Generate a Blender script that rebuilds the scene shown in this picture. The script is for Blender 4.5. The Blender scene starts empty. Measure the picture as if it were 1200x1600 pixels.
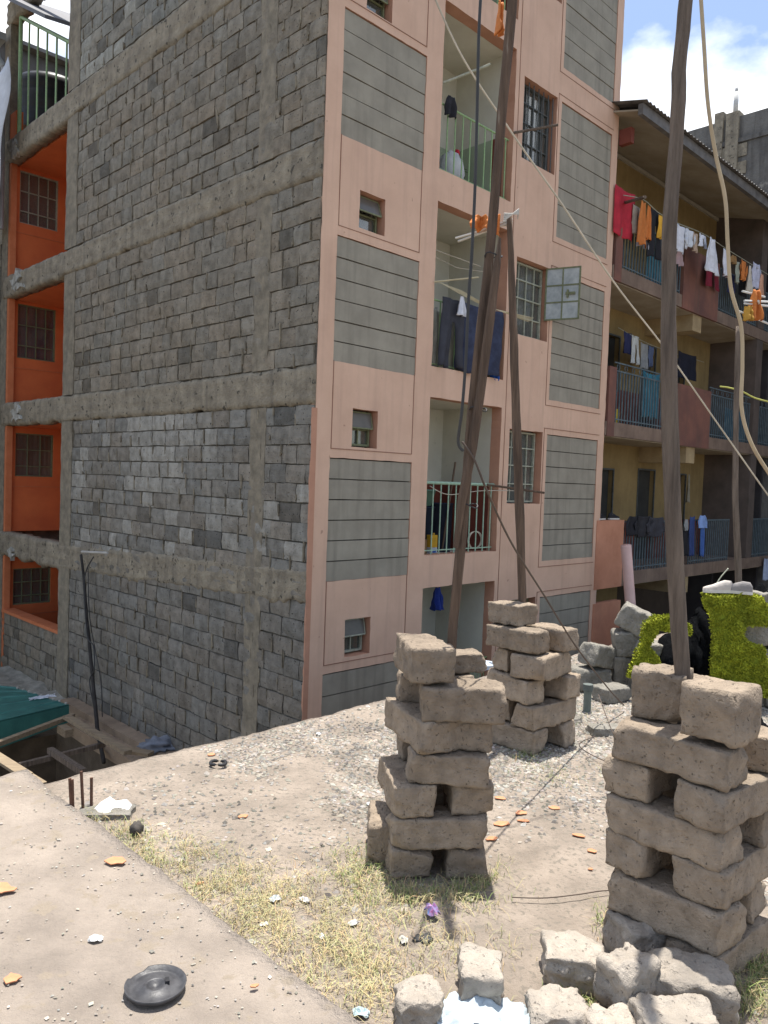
import bpy, math, random
from mathutils import Vector, Matrix, noise
random.seed(7)
R = math.radians
sc = bpy.context.scene
C = sc.collection
# ------------------------------------------------------------------ camera
F = 1219.0; PITCH = R(-2.28); ROLL = R(2.09); H = 2.1
cp, sp, cr, sr = math.cos(PITCH), math.sin(PITCH), math.cos(ROLL), math.sin(ROLL)
cam = bpy.data.cameras.new('camera'); co = bpy.data.objects.new('camera', cam); C.objects.link(co)
cam.sensor_fit = 'HORIZONTAL'; cam.sensor_width = 36; cam.lens = 36 * F / 1200
cam.clip_start = 0.05; cam.clip_end = 2000
vr, vu, vf = Vector((1, 0, 0)), Vector((0, -sp, cp)), Vector((0, cp, sp))
rx = vr * cr + vu * sr; ux = -vr * sr + vu * cr
M = Matrix((rx, ux, -vf)).transposed().to_4x4(); M.translation = Vector((0, 0, H)); co.matrix_world = M
sc.camera = co
# ------------------------------------------------------------------ light
SUN_EL, SUN_AZ = R(80), R(15)          # azimuth to the right of straight ahead (+Y)
sd = Vector((math.sin(SUN_AZ) * math.cos(SUN_EL), math.cos(SUN_AZ) * math.cos(SUN_EL), math.sin(SUN_EL)))
sl = bpy.data.lights.new('sun', 'SUN'); sl.energy = 5.0; sl.angle = R(0.55); sl.color = (1, .955, .88)
so = bpy.data.objects.new('sun', sl); C.objects.link(so); so.rotation_euler = (-sd).to_track_quat('-Z', 'Y').to_euler()
so.location = (0, 0, 30)
w = bpy.data.worlds.new('World'); sc.world = w; w.use_nodes = True
nt = w.node_tree; nt.nodes.clear()
def N(nt, t, **k):
    n = nt.nodes.new(t)
    for a, b in k.items(): setattr(n, a, b)
    return n
wo = N(nt, 'ShaderNodeOutputWorld'); bg = N(nt, 'ShaderNodeBackground'); bg.inputs[1].default_value = 0.125
sky = N(nt, 'ShaderNodeTexSky', sky_type='NISHITA', sun_disc=False, sun_elevation=SUN_EL, sun_rotation=SUN_AZ, dust_density=1.6, air_density=1.0, ozone_density=1.2)
tc = N(nt, 'ShaderNodeTexCoord'); mp = N(nt, 'ShaderNodeMapping'); mp.inputs['Scale'].default_value = (1, 1, 1.9); mp.inputs['Location'].default_value = (3.35, 1.4, .25)
n1 = N(nt, 'ShaderNodeTexNoise'); n1.inputs['Scale'].default_value = 2.6; n1.inputs['Detail'].default_value = 9; n1.inputs['Roughness'].default_value = .55
cr1 = N(nt, 'ShaderNodeValToRGB'); cr1.color_ramp.elements[0].position = .49; cr1.color_ramp.elements[1].position = .62
mx = N(nt, 'ShaderNodeMix', data_type='RGBA'); mx.inputs[7].default_value = (8.2, 8.3, 8.5, 1)
L = nt.links.new
L(tc.outputs['Generated'], mp.inputs[0]); L(mp.outputs[0], n1.inputs['Vector']); L(n1.outputs[0], cr1.inputs[0])
L(cr1.outputs[0], mx.inputs[0]); L(sky.outputs[0], mx.inputs[6]); L(mx.outputs[2], bg.inputs[0]); L(bg.outputs[0], wo.inputs[0])
vs = sc.view_settings; vs.view_transform = 'Standard'; vs.look = 'None'; vs.gamma = 1; vs.use_curve_mapping = False; vs.exposure = 0.80
sc.render.engine = 'CYCLES'; sc.cycles.max_bounces = 7; sc.cycles.diffuse_bounces = 4

# ------------------------------------------------------------------ frames
A = R(44.8); O = Vector((-0.914, 10.0, 0)); e1 = Vector((math.cos(A), math.sin(A), 0)); e2 = Vector((-e1.y, e1.x, 0)); Z = Vector((0, 0, 1))
def W(s, t, z): return O + e1 * s + e2 * t + Z * z
def ray(u, v):
    a = (u - 600) / F; b = -(v - 800) / F
    return vr * (a * cr - b * sr) + vu * (a * sr + b * cr) + vf
CP = Vector((0, 0, H))
def atY(u, v, Y): d = ray(u, v); return CP + d * (Y / d.y)
def atZ(u, v, z=0): d = ray(u, v); return CP + d * ((z - H) / d.z)
def atT(u, v, t): d = ray(u, v); return CP + d * ((t - (CP - O).dot(e2)) / d.dot(e2))
def atS(u, v, s): d = ray(u, v); return CP + d * ((s - (CP - O).dot(e1)) / d.dot(e1))
def STZ(p): q = p - O; return (q.dot(e1), q.dot(e2), p.z)

# ------------------------------------------------------------------ materials
def mat(name, col, col2=None, orand=False, pits=0, rough=.85, scale=4.0, bump=.3, bscale=None, metal=0, spots=None, attr=False, detail=6, spec=.3, stretch=None, bdist=.02, streak=None, glass=False):
    m = bpy.data.materials.new(name); m.use_nodes = True; t = m.node_tree; P = t.nodes['Principled BSDF']; L = t.links.new
    P.inputs['Roughness'].default_value = rough; P.inputs['Metallic'].default_value = metal; P.inputs['Specular IOR Level'].default_value = spec
    tc = N(t, 'ShaderNodeTexCoord'); vec = tc.outputs['Object']
    if stretch:
        mp = N(t, 'ShaderNodeMapping'); mp.inputs['Scale'].default_value = stretch; L(vec, mp.inputs[0]); vec = mp.outputs[0]
    n = N(t, 'ShaderNodeTexNoise'); n.inputs['Scale'].default_value = scale; n.inputs['Detail'].default_value = detail; n.inputs['Roughness'].default_value = .62
    L(vec, n.inputs['Vector'])
    r = N(t, 'ShaderNodeValToRGB'); r.color_ramp.elements[0].position = .33; r.color_ramp.elements[1].position = .68
    c2 = col2 or tuple(c * .78 for c in col)
    r.color_ramp.elements[0].color = (*c2, 1); r.color_ramp.elements[1].color = (*col, 1)
    L(n.outputs[0], r.inputs[0]); out = r.outputs[0]
    if streak:   # vertical rain streaks / stains
        mp = N(t, 'ShaderNodeMapping'); mp.inputs['Scale'].default_value = (5, 5, .35); L(tc.outputs['Object'], mp.inputs[0])
        n3 = N(t, 'ShaderNodeTexNoise'); n3.inputs['Scale'].default_value = 1.6; n3.inputs['Detail'].default_value = 5; L(mp.outputs[0], n3.inputs['Vector'])
        r3 = N(t, 'ShaderNodeValToRGB'); r3.color_ramp.elements[0].position = .5; r3.color_ramp.elements[1].position = .75
        r3.color_ramp.elements[1].color = (streak[3],) * 3 + (1,); r3.color_ramp.elements[0].color = (0, 0, 0, 1)
        mx = N(t, 'ShaderNodeMix', data_type='RGBA'); mx.inputs[7].default_value = (*streak[:3], 1); L(n3.outputs[0], r3.inputs[0]); L(r3.outputs[0], mx.inputs[0]); L(out, mx.inputs[6]); out = mx.outputs[2]
    if spots:    # (r,g,b, threshold, scale)
        n2 = N(t, 'ShaderNodeTexNoise'); n2.inputs['Scale'].default_value = spots[4]; n2.inputs['Detail'].default_value = 4; L(vec, n2.inputs['Vector'])
        r2 = N(t, 'ShaderNodeValToRGB'); r2.color_ramp.elements[0].position = spots[3]; r2.color_ramp.elements[1].position = spots[3] + .06
        mx = N(t, 'ShaderNodeMix', data_type='RGBA'); mx.inputs[7].default_value = (*spots[:3], 1)
        L(n2.outputs[0], r2.inputs[0]); L(r2.outputs[0], mx.inputs[0]); L(out, mx.inputs[6]); out = mx.outputs[2]
    if attr:
        at = N(t, 'ShaderNodeAttribute', attribute_name='tint'); mx = N(t, 'ShaderNodeMix', data_type='RGBA', blend_type='MULTIPLY'); mx.inputs[0].default_value = 1
        L(out, mx.inputs[6]); L(at.outputs[0], mx.inputs[7]); out = mx.outputs[2]
    if orand:
        oi = N(t, 'ShaderNodeObjectInfo'); mr = N(t, 'ShaderNodeMapRange'); mr.inputs[3].default_value = .86; mr.inputs[4].default_value = 1.16; L(oi.outputs['Random'], mr.inputs[0])
        hs = N(t, 'ShaderNodeHueSaturation'); L(mr.outputs[0], hs.inputs['Value']); L(out, hs.inputs['Color']); out = hs.outputs[0]
    L(out, P.inputs['Base Color'])
    if pits:
        vn = N(t, 'ShaderNodeTexVoronoi'); vn.inputs['Scale'].default_value = pits; wn = N(t, 'ShaderNodeTexNoise'); wn.inputs['Scale'].default_value = pits * .3; L(vec, wn.inputs['Vector'])
        ma = N(t, 'ShaderNodeVectorMath', operation='MULTIPLY_ADD'); ma.inputs[1].default_value = (.12, .12, .12); L(wn.outputs['Color'], ma.inputs[0]); L(vec, ma.inputs[2]); L(ma.outputs[0], vn.inputs['Vector'])
        vr_ = N(t, 'ShaderNodeValToRGB'); vr_.color_ramp.elements[0].position = .10; vr_.color_ramp.elements[1].position = .26; L(vn.outputs['Distance'], vr_.inputs[0])
    if bump:
        nb = N(t, 'ShaderNodeTexNoise'); nb.inputs['Scale'].default_value = bscale or scale * 6; nb.inputs['Detail'].default_value = 7; nb.inputs['Roughness'].default_value = .65; L(vec, nb.inputs['Vector'])
        b = N(t, 'ShaderNodeBump'); b.inputs['Strength'].default_value = bump; b.inputs['Distance'].default_value = bdist; L(nb.outputs[0], b.inputs['Height']); nrm = b.outputs[0]
        if pits:
            b3 = N(t, 'ShaderNodeBump'); b3.inputs['Strength'].default_value = .8; b3.inputs['Distance'].default_value = .008; L(vr_.outputs[0], b3.inputs['Height']); L(nrm, b3.inputs['Normal']); nrm = b3.outputs[0]
        L(nrm, P.inputs['Normal'])
    return m
PINK = mat('pink_plaster', (.66, .45, .33), (.57, .38, .275), scale=1.6, bump=.25, bscale=45, bdist=.01, spots=(.36, .22, .16, .70, 9), streak=(.44, .29, .22, .45))
PINKE = mat('pink_reveal', (.50, .27, .18), (.42, .22, .145), scale=3, bump=.2, bscale=40)  # deeper pink with reveal shadow and bounce light in it; overspill shares it
GREYP = mat('grey_cement_panel', (.33, .305, .245), (.25, .23, .185), scale=2.2, bump=.45, bscale=70, bdist=.008, streak=(.17, .155, .125, .6), spots=(.34, .32, .27, .71, 4))
GROOVE = mat('groove', (.05, .045, .04), scale=8, bump=0)
BLOCK = mat('quarry_block', (.30, .265, .21), (.165, .145, .112), scale=7, bump=1, bscale=42, bdist=.018, attr=True, pits=17, detail=11, spots=(.045, .04, .034, .64, 24), streak=(.33, .30, .24, .5))
MORTAR = mat('mortar', (.16, .145, .115), (.07, .062, .05), scale=6, bump=1, bscale=30, bdist=.03, attr=True)
CONC = mat('rough_concrete', (.38, .33, .245), (.21, .18, .135), scale=4.5, bump=1, bscale=22, bdist=.04, streak=(.14, .122, .095, .6), spots=(.09, .08, .062, .62, 11), detail=9)
CONCP = mat('concrete_column', (.29, .25, .185), (.16, .14, .105), scale=7, bump=.7, bscale=25, bdist=.02, streak=(.16, .14, .12, .5))
ORANGE = mat('orange_paint', (.66, .18, .06), (.56, .14, .05), scale=2, bump=.12, bscale=30)
ORANGED = mat('orange_paint_pale', (.58, .20, .09), (.48, .15, .06), scale=4, bump=.2, bscale=30)
WHITEW = mat('cream_wall', (.60, .59, .50), (.52, .50, .42), scale=2, bump=.12, bscale=30, spots=(.40, .38, .32, .72, 5))
GREEND = mat('pale_green_dado', (.34, .40, .28), (.28, .33, .23), scale=2, bump=.1)
MAROON = mat('maroon_dado', (.20, .055, .035), (.15, .04, .03), scale=3, bump=.1, rough=.6)
GREENM = mat('green_paint_metal', (.30, .46, .22), (.22, .34, .17), rough=.5, scale=20, bump=.1)
MINT = mat('mint_paint_metal', (.36, .52, .38), (.28, .40, .30), rough=.5, scale=20, bump=.1)
GREENF = mat('window_frame_green', (.20, .22, .12), (.13, .14, .08), rough=.6, scale=20, bump=.1)
GREYM = mat('pale_paint_metal', (.42, .44, .36), (.26, .27, .20), rough=.5, scale=20, bump=.1)
BRICKG = mat('dark_metal', (.10, .11, .11), (.06, .065, .06), rough=.5, scale=14, bump=.1)
CURT = mat('grey_curtain', (.30, .29, .30), (.18, .17, .19), scale=6, bump=.1)
CURTB = mat('blue_curtain', (.10, .12, .30), (.05, .05, .14), scale=9, bump=.1)
PAPER = mat('pale_curtain', (.30, .27, .23), (.33, .29, .25), scale=5, bump=.1)
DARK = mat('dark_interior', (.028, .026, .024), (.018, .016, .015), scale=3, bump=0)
def glassmat():
    m = bpy.data.materials.new('window_glass'); m.use_nodes = True; t = m.node_tree; t.nodes.remove(t.nodes['Principled BSDF']); o = t.nodes['Material Output']
    a = N(t, 'ShaderNodeBsdfTransparent'); a.inputs[0].default_value = (.72, .76, .74, 1); g = N(t, 'ShaderNodeBsdfGlossy'); g.inputs[1].default_value = .08
    tc = N(t, 'ShaderNodeTexCoord'); n = N(t, 'ShaderNodeTexNoise'); n.inputs[2].default_value = 4; t.links.new(tc.outputs['Object'], n.inputs['Vector'])
    d = N(t, 'ShaderNodeBsdfDiffuse'); d.inputs[0].default_value = (.35, .34, .30, 1)
    m1 = N(t, 'ShaderNodeMixShader'); m1.inputs[0].default_value = .16; m2 = N(t, 'ShaderNodeMixShader'); mm = N(t, 'ShaderNodeMath', operation='MULTIPLY'); mm.inputs[1].default_value = .3
    t.links.new(n.outputs[0], mm.inputs[0]); t.links.new(mm.outputs[0], m2.inputs[0]); t.links.new(a.outputs[0], m1.inputs[1]); t.links.new(g.outputs[0], m1.inputs[2]); t.links.new(m1.outputs[0], m2.inputs[1]); t.links.new(d.outputs[0], m2.inputs[2]); t.links.new(m2.outputs[0], o.inputs[0])
    return m
GLASS = glassmat()
STONE = mat('quarry_stone', orand=True, pits=32, col=(.345, .275, .205), col2=(.205, .163, .122), scale=9, detail=12, bump=1, bscale=50, bdist=.016, spots=(.07, .055, .04, .66, 42))
STONEL = mat('pale_quarry_stone', orand=True, pits=32, col=(.42, .37, .31), col2=(.28, .245, .205), scale=7, bump=1, bscale=44, bdist=.016, spots=(.14, .12, .10, .70, 30))
STONEG = mat('grey_quarry_stone', orand=True, pits=32, col=(.29, .27, .235), col2=(.18, .17, .145), scale=7, bump=1, bscale=40, bdist=.03, spots=(.08, .075, .07, .69, 30))
DECK = mat('dusty_deck', (.36, .30, .245), (.225, .188, .152), scale=3.0, bump=1, bscale=34, bdist=.03, spots=(.22, .19, .155, .56, 30), detail=9)
SLAB = mat('bare_slab', (.335, .283, .235), (.225, .19, .158), scale=3.2, bump=1, bscale=36, bdist=.022, spots=(.27, .225, .175, .585, 9), detail=12)
GRAV = mat('crushed_stone', (.33, .31, .29), (.17, .16, .15), scale=3, bump=.4, attr=True)
GRASS = mat('grass_blades', (.29, .29, .10), (.20, .21, .07), scale=3, bump=0, attr=True, rough=.7)
WOOD = mat('weathered_timber', (.17, .115, .08), (.07, .048, .035), rough=.9, scale=5, stretch=(6, 6, .5), bump=1, bscale=14, bdist=.02, spots=(.28, .23, .18, .68, 5))
WOODG = mat('grey_timber', (.21, .165, .13), (.09, .07, .055), rough=.9, scale=5, stretch=(6, 6, .5), bump=1, bscale=14, bdist=.02)
PLANK = mat('sawn_plank', (.30, .235, .155), (.19, .145, .10), rough=.9, scale=3, stretch=(1, 8, 8), bump=.5, bscale=12)
RUST = mat('rusty_steel', (.16, .08, .05), (.09, .05, .035), rough=.9, scale=20, bump=.5)
BLACKP = mat('black_plastic', (.035, .035, .04), (.02, .02, .022), rough=.45, scale=8, bump=.05)
def cmat(name, c, c2=None, **k):
    k.setdefault('scale', 12); k.setdefault('bump', .3); k.setdefault('bscale', 60); return mat(name, c, c2 or tuple(x * .7 for x in c), **k)

# ------------------------------------------------------------------ mesh builder
class MB:
    def __init__(s): s.v = []; s.f = []; s.c = []; s.mi = []
    def add(s, vs, fs, col=(1, 1, 1), mi=0, Mx=None):
        b = len(s.v)
        s.v += [tuple(Mx @ Vector(p)) if Mx else tuple(p) for p in vs]
        for f in fs: s.f.append([i + b for i in f]); s.c.append(col); s.mi.append(mi)
        return s
    def box(s, x0, x1, y0, y1, z0, z1, Mx=None, col=(1, 1, 1), mi=0):
        vs = [(x, y, z) for x in (x0, x1) for y in (y0, y1) for z in (z0, z1)]
        return s.add(vs, [(0, 1, 3, 2), (4, 6, 7, 5), (0, 4, 5, 1), (2, 3, 7, 6), (0, 2, 6, 4), (1, 5, 7, 3)], col, mi, Mx)
    def tube(s, pts, r, n=8, col=(1, 1, 1), cap=True, jit=0, mi=0):
        pts = [Vector(p) for p in pts]; rs = r if isinstance(r, (list, tuple)) else [r] * len(pts)
        vs = []; fs = []; ref = None
        for i, p in enumerate(pts):
            d = (pts[min(i + 1, len(pts) - 1)] - pts[max(i - 1, 0)]).normalized()
            if ref is None: ref = Vector((1, 0, 0)) if abs(d.x) < .8 else Vector((0, 1, 0))
            a = d.cross(ref).normalized(); b = d.cross(a); ref = (a.cross(d)).normalized() if False else ref
            for k in range(n):
                th = 2 * math.pi * k / n; rr = rs[i]
                if jit: rr *= 1 + jit * noise.noise(Vector((math.cos(th) * 1.6, math.sin(th) * 1.6, i * .35 + p.x * 3)))
                vs.append(p + (a * math.cos(th) + b * math.sin(th)) * rr)
            if i:
                for k in range(n): fs.append(((i - 1) * n + k, (i - 1) * n + (k + 1) % n, i * n + (k + 1) % n, i * n + k))
        if cap: fs.append(tuple(range(n))[::-1]); fs.append(tuple((len(pts) - 1) * n + k for k in range(n)))
        return s.add(vs, fs, col, mi)
    def bar(s, a, b, wd, hg=None, col=(1, 1, 1), mi=0):
        a = Vector(a); b = Vector(b); d = b - a; q = d.to_track_quat('X', 'Z').to_matrix().to_4x4(); q.translation = a
        hg = hg or wd
        return s.box(0, d.length, -wd / 2, wd / 2, -hg / 2, hg / 2, q, col, mi)
    def prism(s, poly, z0, z1, Mx=None, mi=0, col=(1, 1, 1)):
        n = len(poly); vs = [(x, y, z0) for x, y in poly] + [(x, y, z1) for x, y in poly]
        return s.add(vs, [tuple(range(n))[::-1], tuple(range(n, 2 * n))] + [(i, (i + 1) % n, (i + 1) % n + n, i + n) for i in range(n)], col, mi, Mx)
    def build(s, name, m, parent=None, smooth=False, loc=None, rz=0, attr=False, solid=0):
        me = bpy.data.meshes.new(name); me.from_pydata(s.v, [], s.f); me.validate(clean_customdata=False)
        for mm in (m if isinstance(m, (list, tuple)) else [m]): me.materials.append(mm)
        if any(s.mi): me.polygons.foreach_set('material_index', s.mi)
        if smooth: me.polygons.foreach_set('use_smooth', [True] * len(me.polygons))
        if attr:
            ca = me.color_attributes.new('tint', 'FLOAT_COLOR', 'CORNER'); buf = []
            for p, c in zip(me.polygons, s.c): buf += [*c, 1.0] * p.loop_total
            ca.data.foreach_set('color', buf)
        me.update(); o = bpy.data.objects.new(name, me); C.objects.link(o)
        if parent: o.parent = parent
        if loc is not None: o.location = loc
        if rz: o.rotation_euler = (0, 0, rz)
        if solid:
            md = o.modifiers.new('s', 'SOLIDIFY'); md.thickness = solid; md.offset = 0
        return o
def tag(o, label=None, cat=None, group=None, kind=None):
    if label: o['label'] = label
    if cat: o['category'] = cat
    if group: o['group'] = group
    if kind: o['kind'] = kind
    return o
def empty(name, label, cat, loc=(0, 0, 0), rz=0, group=None):
    o = bpy.data.objects.new(name, None); o.empty_display_size = .2; C.objects.link(o); o.location = loc; o.rotation_euler = (0, 0, rz)
    return tag(o, label, cat, group)
def rnd(a, b): return random.uniform(a, b)
def nz(x, y, z=0): return noise.noise(Vector((x, y, z)))

# ------------------------------------------------------------------ setting
g = MB(); g.add([(-300, -300, -7), (300, -300, -7), (300, 300, -7), (-300, 300, -7)], [(0, 1, 2, 3)])
tag(g.build('ground', mat('far_ground', (.16, .135, .105), scale=.2, bump=0)), kind='structure')
# deck: s from seam to far right, t up to ragged edge -2.55
def deck_h(x, y): return .02 * nz(x * .8, y * .8) + .012 * nz(x * 3, y * 3, 4) + .005 * nz(x * 11, y * 11, 2)
def grid_slab(name, s0, s1, t0, t1, step, zfun, m, thick, rag):
    b = MB(); ns = int((s1 - s0) / step); ntt = int((t1 - t0) / step); vs = []; fs = []
    for i in range(ns + 1):
        for j in range(ntt + 1):
            s = s0 + (s1 - s0) * i / ns; t = t0 + (t1 - t0) * j / ntt
            if j == ntt: t += rag * (nz(s * 1.3, 5) + .5 * nz(s * 6, 9) + .35 * nz(s * 19, 2))
            if i == 0: s += rag * .8 * (nz(t * 1.5, 7) + .5 * nz(t * 6, 3))
            if i == ns and name == 'concrete_slab': s += rag * .35 * (nz(t * 1.5, 7) + .8 * nz(t * 7, 3) + .6 * nz(t * 21, 5))
            p = W(s, t, 0); vs.append((p.x, p.y, zfun(p.x, p.y)))
    K = ntt + 1
    for i in range(ns):
        for j in range(ntt): fs.append((i * K + j, (i + 1) * K + j, (i + 1) * K + j + 1, i * K + j + 1))
    # skirt
    ring = [i * K + ntt for i in range(ns, -1, -1)] + [j for j in range(ntt - 1, -1, -1)] + [i * K for i in range(1, ns + 1)] + [ns * K + j for j in range(1, ntt)]
    base = len(vs)
    for r in ring: vs.append((vs[r][0], vs[r][1], vs[r][2] - thick))
    n = len(ring)
    for i in range(n): fs.append((ring[i], ring[(i + 1) % n], base + (i + 1) % n, base + i))
    b.add(vs, fs)
    return tag(b.build(name, m, smooth=True), kind='structure')
grid_slab('deck', -4.49, 11.0, -11.0, -2.55, .07, deck_h, DECK, .35, .05)
grid_slab('concrete_slab', -8.5, -4.42, -11.0, -2.42, .08, lambda x, y: .075 + .010 * nz(x, y) + .004 * nz(x * 7, y * 7), SLAB, .45, .06)
b = MB(); b.box(-4.3, 10.8, -2.95, -2.75, -7, -.36); b.box(-8.3, -4.45, -2.75, -2.55, -7, -.39)
tag(b.build('retaining_wall', CONC, loc=O, rz=A), kind='structure')
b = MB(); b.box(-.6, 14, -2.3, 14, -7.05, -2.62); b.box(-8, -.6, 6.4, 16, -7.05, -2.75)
tag(b.build('lower_terrace', mat('lower_earth', (.12, .095, .07), (.07, .055, .04), scale=3, bump=.8, bscale=12), loc=O, rz=A), kind='structure')  # earth colour kept dark to stand in for the shade inside the pit

# ------------------------------------------------------------------ apartment building A
bA = empty('apartment_building', 'four storey apartment building with salmon pink plastered front and bare quarry block side wall', 'building', O, A)
NT = -2.62; TOP = 12.9
holes = []
bal = [(-1.85, .53), (1.02, 3.36), (3.81, 6.20), (6.66, 9.06), (9.52, 11.9)]
for z0, z1 in bal: holes.append((2.16, 3.90, z0, z1, 'bal'))
lp = [(-2.25, -.48 + .0), (.75, 2.38), (3.63, 5.25), (6.52, 8.12), (9.4, 11.0)]
for z0, z1 in lp: holes.append((.26, 1.82, z0, z1, 'panel'))
rp = [(-2.2, .15), (.79, 3.02), (3.62, 5.82), (6.43, 8.73), (9.3, 11.5)]
for z0, z1 in rp: holes.append((5.24, 6.95, z0, z1, 'panel'))
sw = [(-.30, .21), (2.54, 3.05), (5.43, 5.92), (8.26, 8.78), (11.2, 11.7)]
for z0, z1 in sw: holes.append((.63, 1.10, z0, z1, 'win'))
rw = [(-1.25, .17), (1.80, 3.04), (4.60, 5.85), (7.44, 8.74), (10.3, 11.6)]
for z0, z1 in rw: holes.append((4.14, 5.10, z0, z1, 'win'))
S0, S1 = 0.0, 7.17
def cuts(lo, hi, vals, step):
    xs = sorted({round(v, 4) for v in vals if lo <= v <= hi} | {lo, hi}); out = []
    for a, b_ in zip(xs, xs[1:]):
        n = max(1, int(round((b_ - a) / step))); out += [a + (b_ - a) * i / n for i in range(n)]
    return out + [hi]
xs = cuts(S0, S1, [h[0] for h in holes] + [h[1] for h in holes], .11)
zs = cuts(NT, TOP, [h[2] for h in holes] + [h[3] for h in holes], .11)
solid = [[not any(h[0] - 1e-4 < (xs[i] + xs[i + 1]) / 2 < h[1] and h[2] < (zs[j] + zs[j + 1]) / 2 < h[3] for h in holes) for j in range(len(zs) - 1)] for i in range(len(xs) - 1)]
b = MB(); nx, nz_ = len(xs), len(zs); TH = .20
def wob(x, z): return (.008 * nz(x * 4, z * 4, 1) + .007 * nz(x * 14, z * 14, 2), .008 * nz(x * 4, z * 4, 5) + .007 * nz(x * 14, z * 14, 6))
vs = []
for y in (0, TH):
    for x in xs:
        for z in zs:
            dx, dz = wob(x, z)
            if x in (S0,): dx = dx * 1.2 - .004
            if x == S1: dx *= 1.4
            vs.append((x + dx, y + (.004 * nz(x * 1.2, z * 1.2) if y == 0 else 0), z + dz))
K = nx * nz_
def vi(i, j, y): return y * K + i * nz_ + j
fs = []; fs2 = []
for i in range(nx - 1):
    for j in range(nz_ - 1):
        if not solid[i][j]: continue
        fs.append((vi(i, j, 0), vi(i + 1, j, 0), vi(i + 1, j + 1, 0), vi(i, j + 1, 0))); fs.append((vi(i, j, 1), vi(i, j + 1, 1), vi(i + 1, j + 1, 1), vi(i + 1, j, 1)))
        for di, dj, (a1, a2) in ((-1, 0, ((i, j + 1), (i, j))), (1, 0, ((i + 1, j), (i + 1, j + 1))), (0, -1, ((i, j), (i + 1, j))), (0, 1, ((i + 1, j + 1), (i, j + 1)))):
            ii, jj = i + di, j + dj
            out = not (0 <= ii < nx - 1 and 0 <= jj < nz_ - 1)
            if out or not solid[ii][jj]:
                (fs if out else fs2).append((vi(*a1, 0), vi(*a1, 1), vi(*a2, 1), vi(*a2, 0)))
b.add(vs, fs); b2 = len(b.f)
for f in fs2: b.f.append(list(f)); b.c.append((1, 1, 1)); b.mi.append(1)
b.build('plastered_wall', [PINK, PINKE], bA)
# thin scored lines on the plaster (raised bead frames round panels)
b = MB()
def score(x0, x1, z0, z1):
    b.box(min(x0, x1) - .005, max(x0, x1) + .005, -.0065, .01, min(z0, z1) - .005, max(z0, z1) + .005)
for (z0, z1), (w0, w1) in zip(lp[1:4], sw[1:4]):
    zb_ = z1 + .02; zt = w0 + 0.0
    t0_ = w0 - .0
for k in range(4):
    p_top = lp[k][1]; nxt = lp[k + 1][0]
    score(.27, .27, p_top + .0 + .12, nxt); score(1.80, 1.80, p_top + .12, nxt); score(.27, 1.80, p_top + .12, p_top + .12)
for z0, z1 in rp:
    score(5.14, 5.14, z0 - .1, z1 + .1); score(5.14, 6.98, z1 + .1, z1 + .1); score(5.14, 6.98, z0 - .1, z0 - .1)
score(4.0, 4.0, NT, TOP)
b.build('scored_line', mat('score_line', (.30, .16, .11), bump=0), bA)
def grey_panel(x0, x1, z0, z1, n, seed):
    g_ = MB(); g_.box(x0 - .02, x1 + .02, .05, .14, z0 - .02, z1 + .02, mi=1)
    hts = [(z1 - z0) / n] * n
    for k in range(n):
        za = z0 + (z1 - z0) * k / n; zb2 = z0 + (z1 - z0) * (k + 1) / n
        y = .012 + .004 * math.sin(seed * 3 + k * 2.3)
        seg = 14; vs = []; fs = []
        for i in range(seg + 1):
            x = x0 - .02 + (x1 - x0 + .04) * i / seg; wv = .004 * nz(x * 3, k, seed)
            for zz, yy in ((za + .0 + wv, .06), (za + wv, y), (zb2 - .014 + wv, y + .001), (zb2 - .014 + wv, .06)): vs.append((x, yy + .002 * nz(x * 5, zz * 5, seed), zz))
            if i:
                for q in range(3): fs.append(((i - 1) * 4 + q, i * 4 + q, i * 4 + q + 1, (i - 1) * 4 + q + 1))
        g_.add(vs, fs)
    g_.build('grey_panel', [GREYP, GROOVE], bA)
for k, (z0, z1) in enumerate(lp): grey_panel(.26, 1.82, z0, z1, 6, k)
for k, (z0, z1) in enumerate(rp): grey_panel(5.24, 6.95, z0, z1, 8, k + 9)
def window(x0, x1, z0, z1, y, parent, fm, nxn, rows, curtain, bars=True, part_open=None, axis='A', rowgap=None):
    """steel window in plane y (facing -y); rows: list of relative heights of horizontal bars"""
    f = MB(); t = .028
    f.box(x0, x0 + t, y, y + .04, z0, z1); f.box(x1 - t, x1, y, y + .04, z0, z1); f.box(x0 + t, x1 - t, y, y + .04, z0, z0 + t); f.box(x0 + t, x1 - t, y, y + .04, z1 - t, z1)
    for k in range(1, nxn): xx = x0 + (x1 - x0) * k / nxn; f.box(xx - .009, xx + .009, y + .008, y + .03, z0 + t, z1 - t)
    for r_ in rows: zz = z0 + (z1 - z0) * r_; f.box(x0 + t, x1 - t, y + .006, y + .032, zz - .010, zz + .010)
    fo = f.build('window', fm, parent)
    p = MB(); p.box(x0 + t, x1 - t, y + .034, y + .038, z0 + t, z1 - t); p.build('pane', GLASS, fo)
    c = MB(); n = 26; vs = []; fs = []
    for i in range(n + 1):
        x = x0 + (x1 - x0) * i / n; yy = y + .11 + .018 * math.sin(i * 1.9) + .012 * nz(x * 9, z0)
        vs += [(x, yy, z0 - .05), (x, yy + .01 * nz(x * 5, 3), z1 + .05)]
        if i: fs.append((2 * i - 2, 2 * i, 2 * i + 1, 2 * i - 1))
    c.add(vs, fs); c.build('curtain', curtain, fo, solid=.003)
    return fo
crts = [PAPER, PAPER, CURT, CURT, CURT]
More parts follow.
